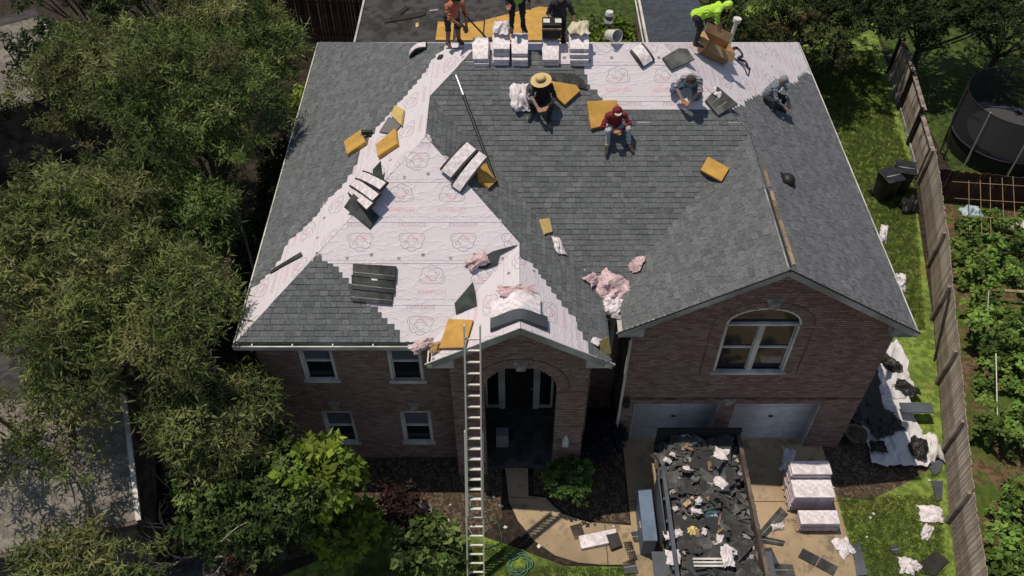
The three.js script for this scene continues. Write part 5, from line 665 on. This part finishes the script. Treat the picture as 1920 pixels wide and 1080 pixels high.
solo('garden_board', bar([22.6, .5, -6.6], [24.6, .55, -6.35], .12, .05), M.lumber, 'long weathered board edging the bean trellis', 'board');
solo('plastic_bag', crumple(.7, .5, .4, 720).translate(23.6, .5, -10.3), std([.42, .55, .62], .5), 'pale blue plastic bag under the trellis', 'bag');
solo('plastic_bag', crumple(1.1, .9, .6, 721).translate(25.3, .5, -9.2), M.white, 'white plastic bag at the right of the trellis', 'bag');
// neighbouring houses at the left
function sideHouse(label, A, ang, w, d, h, rise, mat) { const t = thing('neighbour_house', label, 'house', A); t.rotation.y = ang; const q = (pts) => { const g = slabPts(pts.map(p => V(...p)), V(0, 1, .4).normalize(), .1); return g; }; const r = rng(w * 10 | 0), g = []; const L = Math.hypot(d / 2, rise), n = Math.floor(L / .15); for (let i = 0; i < n; i++) { let x = -w; while (x < .0) { const ww = Math.min(.18 + r() * .3, -x), b = bx(ww - .008, .02 + .008 * r(), .16, 0, 0, 0); b.rotateX(Math.atan2(rise, d / 2)); b.translate(x + ww / 2, h + rise * (i + .5) / n + .03, -d / 2 * (i + .5) / n); const c = new Float32Array(b.attributes.position.count * 3), k = .75 + .5 * r(); for (let j = 0; j < c.length; j++) c[j] = [.235, .215, .19][j % 3] * k; b.setAttribute('color', new THREE.BufferAttribute(c, 3)); g.push(b); x += ww; } } const m = part('shingles', mg(g), mat, t); m.userData.kind = 'stuff'; part('roof', [q([[-w, h - .08, 0], [0, h - .08, 0], [0, h + rise - .08, -d / 2], [-w, h + rise - .08, -d / 2]]), q([[-w, h + rise - .08, -d / 2], [0, h + rise - .08, -d / 2], [0, h - .08, -d], [-w, h - .08, -d]])], M.oldShingle, t); part('wall', bx(w - .5, h, d - .6, -w / 2 - .05, h / 2, -d / 2), M.mortar, t); part('rake_board', [bar([.03, h, .02], [.03, h + rise, -d / 2], .12, .1)], M.white, t); part('gutter', [bar([-w, h - .02, .06], [0, h - .02, .06], .1, .08)], M.rust, t); return t; }
sideHouse('neighbouring grey roof at the lower left under thin branches', [-2.35, 0, 3.05], .29, 9, 7, 2.7, 1.3, M.shingle);
sideHouse('neighbouring grey roof at the upper left behind the trees', [-10.1, 0, -14.9], .55, 6, 7, 2.8, 1.3, M.shingle);
struct('neighbour_driveway', flat([[-6, 3.4], [-.9, 2.6], [-.2, 9], [-6, 9]], .012), M.asphalt);
// ---------- vegetation: leaf sprays scattered through clustered crowns ----------
function spray(seed, n, len, wid, spread, droop) { // one twig with n leaves, two faces each, slightly folded
  const r = rng(seed), pos = [], nor = []; for (let i = 0; i < n; i++) {
    const t = (i + .5) / n, o = V((r() - .5) * .06, t * spread, (r() - .5) * .06), az = i * 2.4 + r(), el = .15 + r() * .9 - droop, d = V(Math.cos(az) * Math.cos(el), Math.sin(el), Math.sin(az) * Math.cos(el)), L = len * (.7 + .6 * r()), side = new THREE.Vector3().crossVectors(d, V(r() - .5, 1, r() - .5)).normalize(), nn = new THREE.Vector3().crossVectors(side, d).normalize(), w = wid * (.75 + .5 * r());
    const a = o, b = o.clone().addScaledVector(d, L), m = o.clone().addScaledVector(d, L * .45).addScaledVector(nn, -w * .25), p = m.clone().addScaledVector(side, w), q = m.clone().addScaledVector(side, -w);
    for (const T of [[a, p, b], [a, b, q]]) { const fn = T[1].clone().sub(T[0]).cross(T[2].clone().sub(T[0])).normalize(); for (const v of T) { pos.push(v.x, v.y, v.z); nor.push(fn.x, fn.y, fn.z); } }
  }
  const g = new THREE.BufferGeometry(); g.setAttribute('position', new THREE.Float32BufferAttribute(pos, 3)); g.setAttribute('normal', new THREE.Float32BufferAttribute(nor, 3)); return g;
}
const SP = { narrow: spray(1, 15, .135, .017, .3, .3), mid: spray(2, 12, .105, .026, .2, .3), broad: spray(3, 9, .17, .062, .2, .2), small: spray(4, 12, .075, .022, .12, .2), garden: spray(5, 8, .2, .06, .16, .25) };
const LM = leafMat([1, 1, 1], .28);
const q0 = new THREE.Quaternion(), UP = V(0, 1, 0);
function scatter(name, parent, blobs, per, geo, cols, seed, smin = .6, smax = 1.65) { // blobs: [x,y,z,r,flat]
  const r = rng(seed), total = blobs.reduce((n, b) => n + Math.max(1, Math.round(per * b[3] * b[3])), 0), im = new THREE.InstancedMesh(geo, LM, total); let k = 0; const m = new THREE.Matrix4(), c = new THREE.Color();
  for (const b of blobs) { const n = Math.max(1, Math.round(per * b[3] * b[3])), tone = .45 + .75 * r(), hue = r(); for (let i = 0; i < n; i++) {
    const d = V(r() * 2 - 1, r() * 2 - 1, r() * 2 - 1); if (d.lengthSq() > 1) { d.normalize(); } d.normalize(); if (d.y < -.35) d.y *= -.6; d.normalize(); const R = b[3] * (.5 + .62 * Math.pow(r(), .55));
    const out = d.clone().multiplyScalar(.9).add(V(r() - .5, r() * .7, r() - .5)).normalize(); q0.setFromUnitVectors(UP, out); const q = q0.clone().multiply(new THREE.Quaternion().setFromAxisAngle(UP, r() * 7)); const sc = smin + (smax - smin) * r();
    m.compose(V(b[0] + d.x * R, b[1] + d.y * R * (b[4] || .85), b[2] + d.z * R), q, V(sc, sc, sc)); im.setMatrixAt(k, m); const a = cols[Math.floor(r() * cols.length)], e = cols[Math.floor(hue * cols.length)], t = tone * (.75 + .5 * r()); c.setRGB((a[0] * .4 + e[0] * .6) * t, (a[1] * .4 + e[1] * .6) * t, (a[2] * .4 + e[2] * .6) * t); im.setColorAt(k, c); k++; } }
  im.name = name; im.castShadow = im.receiveShadow = true; im.userData.kind = 'stuff'; parent.add(im); return im;
}
function limb(a, b, r1, r2, r, bend = .25) { const A = V(...a), B = V(...b), L = A.distanceTo(B), m = A.clone().lerp(B, .5).add(V((r() - .5) * L * bend, (r() - .2) * L * bend * .6, (r() - .5) * L * bend)); const cv = new THREE.QuadraticBezierCurve3(A, m, B), g = new THREE.TubeGeometry(cv, 8, 1, 6, false), p = g.attributes.position; for (let i = 0; i < p.count; i++) { const t = Math.floor(i / 7) / 8, c = cv.getPoint(t), R = r1 + (r2 - r1) * t; p.setXYZ(i, c.x + (p.getX(i) - c.x) * R, c.y + (p.getY(i) - c.y) * R, c.z + (p.getZ(i) - c.z) * R); } g.computeVertexNormals(); return g; }
function tree(label, cat, base, crowns, o) { // crowns: [x,y,z,rx,ry,rz] in metres from the base
  const t = thing(o.name || 'tree', label, cat, base, o.group), r = rng(o.seed), limbs = [], twigs = [], blobs = [];
  const fork = [(r() - .5) * .4, Math.max(.5, crowns[0][1] * .45), (r() - .5) * .4]; const tr = o.trunk || .16;
  limbs.push(limb([0, -.1, 0], fork, tr, tr * .8, r, .1));
  for (const c of crowns) { for (let i = 0; i < o.n; i++) { let d = V(r() * 2 - 1, r() * 2 - 1, r() * 2 - 1).normalize(); if (d.y < -.2) d.y = -d.y * .8; d.normalize(); const lob = .72 + .5 * fD(d.x * .31 + d.y * .17 + o.seed * .13, d.z * .31 - d.y * .11 + o.seed * .07) * 1.1; const k = (i < o.n * .62 ? .72 + .3 * r() : i < o.n * .8 ? .95 + .3 * r() : .2 + .5 * r()) * lob; const b = [c[0] + d.x * c[3] * k, c[1] + d.y * c[4] * k, c[2] + d.z * c[5] * k, ((o.b0 || .26) + r() * r() * (o.b1 || .5)) * (i >= o.n * .62 && i < o.n * .8 ? .7 : 1)]; if (b[1] < .25) b[1] = .25; blobs.push(b); if (i % 3 === 0) limbs.push(limb(i % 2 ? fork : [fork[0] + (c[0] - fork[0]) * .4, fork[1] + (c[1] - fork[1]) * .5, fork[2] + (c[2] - fork[2]) * .4], [b[0], b[1], b[2]], tr * .38, .015, r)); else if (i % 3 === 1) twigs.push(limb([b[0] * .85 + c[0] * .15, b[1] - .3, b[2] * .85 + c[2] * .15], [b[0] + (r() - .5) * b[3] * 3, b[1] + b[3] * (.7 + .9 * r()), b[2] + (r() - .5) * b[3] * 3], .026, .008, r, .5)); } }
  part('trunk', mg(limbs), M.bark, t); part('twigs', mg(twigs), M.paleBark, t).userData.kind = 'stuff'; scatter('crown', t, blobs, o.per, o.geo, o.cols, o.seed + 1, o.s0, o.s1); return t;
}
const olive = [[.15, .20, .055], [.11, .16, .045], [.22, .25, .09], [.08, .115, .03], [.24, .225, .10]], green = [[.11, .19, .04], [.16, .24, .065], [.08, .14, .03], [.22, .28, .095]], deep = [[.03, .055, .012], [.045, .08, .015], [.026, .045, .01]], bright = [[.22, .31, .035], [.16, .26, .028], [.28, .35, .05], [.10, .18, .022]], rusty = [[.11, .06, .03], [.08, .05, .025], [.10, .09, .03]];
const T = (label, x, z, crowns, o) => tree(label, 'tree', [x, 0, z], crowns, o);
T('tall mid green tree left of the house, nearest the back fence', -3.0, -8.8, [[.2, 6.0, .2, 2.9, 2.3, 2.9], [.2, 5.0, -4.2, 2.2, 2.0, 2.0]], { n: 78, per: 250, geo: SP.narrow, cols: [...green, ...olive], seed: 1001, trunk: .2 });
T('dark olive tree behind the tall mid green tree at the upper left', -6.4, -11.2, [[0, 5.2, 0, 2.4, 2, 2.4]], { n: 70, per: 230, geo: SP.narrow, cols: olive, seed: 1002 });
T('dark tree beside the upper left neighbouring roof', -12.6, -11.4, [[0, 3.4, 0, 1.6, 1.6, 1.8]], { n: 40, per: 130, geo: SP.mid, cols: deep, seed: 1003 });
T('olive tree with broad crown in the middle of the left edge', -4.9, -3.4, [[0, 5.2, 0, 2.6, 2.1, 2.6]], { n: 84, per: 250, geo: SP.narrow, cols: olive, seed: 1004, trunk: .2 });
T('large olive tree overlapping the front left house corner', -1.85, .2, [[-.4, 5.4, -.3, 2.2, 1.9, 2.1], [1.5, 3.8, 1.2, 1.1, 1.2, 1.0]], { n: 72, per: 250, geo: SP.narrow, cols: olive, seed: 1005, trunk: .22 });
T('green tree between the two olive trees at the left wall', -3.3, -5.6, [[.2, 4.6, .3, 1.9, 1.7, 1.6]], { n: 60, per: 260, geo: SP.narrow, cols: green, seed: 1006 });
T('dark green tree at the bottom left before the left wing', 0.6, 2.7, [[.1, 2.8, .1, 1.6, 1.6, 1.4]], { n: 80, per: 180, geo: SP.mid, cols: [...deep, ...deep, ...green], seed: 1007 });
T('bright yellow green broad leaved tree below the left windows', 2.2, 2.1, [[-.2, 2.7, .1, 1.15, 1.5, .9], [.2, 1.0, .5, .8, .7, .5]], { n: 40, per: 120, geo: SP.broad, cols: bright, seed: 1008, b0: .2, b1: .3, trunk: .09 });
T('thin olive tree over the lower left neighbouring roof', -4.6, 1.6, [[-.2, 4.6, .2, 1.9, 1.0, 1.5]], { n: 24, per: 110, geo: SP.narrow, cols: olive, seed: 1009, b0: .3, b1: .35 });
T('sparse olive tree at the bottom left corner', -3.3, 4.2, [[.1, 2.8, .2, 1.5, .9, .9]], { n: 24, per: 130, geo: SP.narrow, cols: olive, seed: 1010, b0: .3, b1: .35 });
T('dark tree in the top left corner behind the upper left roof', -10.8, -19.6, [[0, 4.6, 0, 2.4, 2.2, 2.4]], { n: 60, per: 130, geo: SP.mid, cols: deep, seed: 1051 });
T('dark tree at the top edge between the upper left roof and the back fence', -6.6, -17.4, [[0, 5.0, 0, 2.6, 2.2, 2.4]], { n: 70, per: 140, geo: SP.mid, cols: [...deep, ...green], seed: 1052 });
const S = (label, x, z, crowns, o) => tree(label, 'shrub', [x, 0, z], crowns, { name: 'shrub', trunk: .05, ...o });
S('dark shrub with pink flowers at the left edge', -7.6, -6.6, [[0, 1.6, 0, 2.2, 1.2, 2.0]], { n: 34, per: 120, geo: SP.mid, cols: deep, seed: 1021 });
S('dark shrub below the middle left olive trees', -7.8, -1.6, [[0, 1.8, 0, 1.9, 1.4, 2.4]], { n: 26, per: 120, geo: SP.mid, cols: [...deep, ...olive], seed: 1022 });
S('added dark low shrub filling the shaded gap beside the left eave, nearest the front', -.75, -4.3, [[-.2, .9, 0, 1.0, .8, 1.5]], { n: 44, per: 130, geo: SP.mid, cols: deep, seed: 1031 });  // this shrub and the next two are added to darken the shaded gap
S('added dark low shrub filling the shaded gap beside the left eave, middle one', -.9, -7.4, [[-.3, 1.0, 0, 1.2, .9, 1.8]], { n: 52, per: 130, geo: SP.mid, cols: deep, seed: 1032 });
S('added dark low shrub filling the shaded gap beside the left eave, farthest back', -.85, -11.2, [[-.3, 1.1, 0, 1.2, 1.0, 2.4]], { n: 60, per: 130, geo: SP.mid, cols: deep, seed: 1033 });
T('thin dark tree with open branches across the upper left roof', -9.3, -13.0, [[0, 5.0, 0, 1.7, 1.3, 1.7]], { n: 22, per: 130, geo: SP.mid, cols: deep, seed: 1053 });
S('yellow green shrub at the rear left corner of the house', -.6, -15.2, [[0, 1.5, 0, .9, .8, .9]], { n: 14, per: 170, geo: SP.mid, cols: bright, seed: 1023 });
S('glossy green shrub at the bottom edge left of the ladder', 4.45, 2.75, [[0, .55, 0, .75, .55, .6]], { n: 18, per: 130, geo: SP.broad, cols: [...green, ...deep], seed: 1024, b0: .2, b1: .22 });
S('low green shrub beside the ladder foot', 5.2, 2.95, [[0, .4, 0, .45, .35, .4]], { n: 9, per: 150, geo: SP.broad, cols: green, seed: 1025, b0: .16, b1: .16 });
S('dark red leaved shrub on the mulch left of the ladder', 3.75, 1.55, [[0, .5, 0, .6, .45, .5]], { n: 12, per: 160, geo: SP.mid, cols: [[.05, .02, .022], [.04, .022, .02]], seed: 1026, b0: .2, b1: .2 });
S('round green bush at the porch corner', 8.35, 1.0, [[0, .85, 0, .5, .42, .45]], { n: 22, per: 240, geo: SP.broad, cols: [[.10, .19, .04], [.13, .23, .05], [.07, .14, .03]], seed: 1027, b0: .22, b1: .18, s0: .5, s1: .9 });
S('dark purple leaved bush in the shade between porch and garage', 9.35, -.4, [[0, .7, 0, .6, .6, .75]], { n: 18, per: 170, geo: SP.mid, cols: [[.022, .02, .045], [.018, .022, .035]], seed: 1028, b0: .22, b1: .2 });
S('green shrub in the back yard behind the water jug', 10.2, -18.5, [[0, 2.0, 0, 1.5, 1.3, 1.2]], { n: 22, per: 130, geo: SP.broad, cols: [...green, ...bright], seed: 1029 });
for (const [x, z, R, h, l, sd] of [[15.5, -18.0, 2.6, 2.2, 'dark tree behind the cardboard box at the back yard edge', 1], [18.4, -19.0, 2.8, 2.6, 'dark leafy tree in the back yard right of the lime shirt', 2], [21.2, -20.6, 2.7, 3.0, 'black green tree at the top beside the panelled fence', 3], [24.6, -19.8, 2.6, 2.8, 'deep green tree standing at the far end of the panelled fence', 4], [27.8, -19.4, 3.2, 2.8, 'dark tree beyond the fence above the trampoline', 5], [31.2, -17.6, 3.0, 3.0, 'green tree in the top right corner', 6], [16.4, -22.6, 3.0, 3.0, 'dark tree at the top edge right of the rear porch roof', 7]]) T(l, x, z, [[0, h, 0, R, h * .55, R]], { n: 75, per: 150, geo: SP.mid, cols: sd === 2 || sd === 7 ? [...rusty, ...deep, ...green] : deep, seed: 1040 + sd, trunk: .18 });
{ const r = rng(900), spots = []; for (let z = -10.2; z < 4.6; z += 1.05) for (let k = 0; k < 4; k++) if (r() > .18) spots.push([23.3 - (z + 10.2) * .27 + k * 1.05 + r() * .5, z + r() * .6, .36 + r() * .3]); let src; const cl = [[.20, .30, .06], [.14, .25, .05], [.25, .33, .08], [.10, .17, .04]];
  for (const [x, z, R] of spots) { const g = thing('garden_plant', 'leafy green plant in the vegetable garden beyond the tall fence', 'plant', [x, 0, z], 'leafy plants in the garden beyond the fence'); g.scale.setScalar(.55 + r() * .95); g.rotation.y = r() * 6; if (!src || spots.indexOf(src) < 0) { } const v = Math.floor(r() * 4); if (!tree['g' + v]) { const h = new THREE.Group(); const bl = []; const rr = rng(950 + v); for (let i = 0; i < 7; i++) bl.push([(rr() - .5) * .95, .2 + rr() * .75, (rr() - .5) * .95, .12 + rr() * .2]); scatter('leaves', h, bl, 230, SP.garden, [cl[v], cl[(v + 1) % 4]], 960 + v, .6, 1.1); const st = []; for (const b of bl) st.push(limb([0, 0, 0], b.slice(0, 3), .014, .006, rr)); part('stems', mg(st), M.bark, h); tree['g' + v] = h; } for (const c of tree['g' + v].children) g.add(c.clone()); } }
{ const pts = [[-7.9, 3.0, -6.3], [-7.2, 2.6, -6.0], [-7.5, 2.4, -4.9]]; pts.forEach((p, i) => { const t = thing('flower_cluster', ['pink flower cluster, uppermost at the left edge', 'pink flower cluster right of the uppermost at the left edge', 'faint pink flower cluster lowest at the left edge'][i], 'flowers', p); const im = scatter('petals', t, [[0, 0, 0, .26]], 220, SP.small, [[.5, .12, .16], [.6, .25, .28]], 990 + i); }); }
{ // bare branching shrub at the lower left
  const t = thing('dead_shrub', 'bare grey branching shrub beside the lower left neighbouring roof', 'shrub', [-1.35, 0, 2.5]), r = rng(77), g = []; function br(p, d, L, R, k) { const e = p.clone().addScaledVector(d, L); g.push(limb(p.toArray(), e.toArray(), R, R * .65, r, .35)); if (k > 0) for (let i = 0; i < 2 + (r() > .5 ? 1 : 0); i++) br(e, d.clone().add(V(r() - .5, (r() - .3) * .7, r() - .5).multiplyScalar(1.3)).normalize(), L * (.6 + .25 * r()), R * .62, k - 1); } for (let i = 0; i < 6; i++) br(V(0, 0, 0), V(Math.cos(i * 1.1) * .8, .8, Math.sin(i * 1.1) * .8).normalize(), 1.05, .045, 3); part('branches', mg(g), M.paleBark, t); }
solo('birch_trunk', mg([limb([-.55, .3, -3.2], [-1.5, 4.2, -6.2], .05, .03, rng(5), .05)]), M.lime, 'thin pale bare trunk in the dark gap left of the house', 'trunk');
{ const t = thing('leaf_litter', 'dry brown leaf litter below the left trees', 'leaves'); t.userData.kind = 'stuff'; const r = rng(31), b = []; for (let i = 0; i < 60; i++) b.push([-1.2 + (r() - .5) * 3.4, .02, 1.6 + (r() - .5) * 2.6, .3, .1]); scatter('leaves', t, b, 120, SP.small, [[.28, .16, .10], [.36, .26, .17], [.2, .11, .08]], 32); }
{ // short grass on the sunny lawns
  const blade = (() => { const r = rng(6), pos = []; for (let i = 0; i < 7; i++) { const a = r() * 7, x = (r() - .5) * .07, z = (r() - .5) * .07, h = .03 + .045 * r(), w = .006, lx = Math.cos(a) * h * .5, lz = Math.sin(a) * h * .5; pos.push(x - w * Math.sin(a), 0, z + w * Math.cos(a), x + w * Math.sin(a), 0, z - w * Math.cos(a), x + lx, h, z + lz); } const g = new THREE.BufferGeometry(); g.setAttribute('position', new THREE.Float32BufferAttribute(pos, 3)); g.computeVertexNormals(); return g; })();
  const t = thing('grass', 'short sunlit grass on the lawns', 'grass'); t.userData.kind = 'stuff'; const r = rng(7), P = []; const inside = (x, z) => { if (z > -22 && z < 3.6 && x > 16.7) { const f = z < -12 ? 24.0 - (z + 26) * .1 : 22.4 - (z + 12) * .26; if (x < f - .15 && !(z > -5.2 && z < .2 && x > 16.8)) return z > .9 || z < -4.6 || x > 18.8; } return x > 16 && x < 18.3 && z > 1 && z < 3.6 || z > 3.03 && z < 3.6 && x > 2.6 && x < 10.1 || z > 2.35 && z < 3.1 && x > 4.4 && x < 6.6; };
  for (let i = 0; i < 260000 && P.length < 60000; i++) { const x = 2 + r() * 22, z = -22 + r() * 25.6; if (inside(x, z)) P.push([x, z]); }
  const im = new THREE.InstancedMesh(blade, LM, P.length), m = new THREE.Matrix4(), c = new THREE.Color(); P.forEach(([x, z], i) => { const sc = .7 + r() * .8; m.compose(V(x, .004, z), new THREE.Quaternion().setFromAxisAngle(UP, r() * 7), V(sc, sc, sc)); im.setMatrixAt(i, m); const k = .7 + .6 * r(), y = r() < .15 ? 1 : 0; c.setRGB((.10 + .13 * y) * k, (.15 + .06 * y) * k, (.035 + .05 * y) * k); im.setColorAt(i, c); }); im.name = 'blades'; im.userData.kind = 'stuff'; t.add(im);
}
renderer.setSize(1024, 576);
renderer.render(scene, camera);
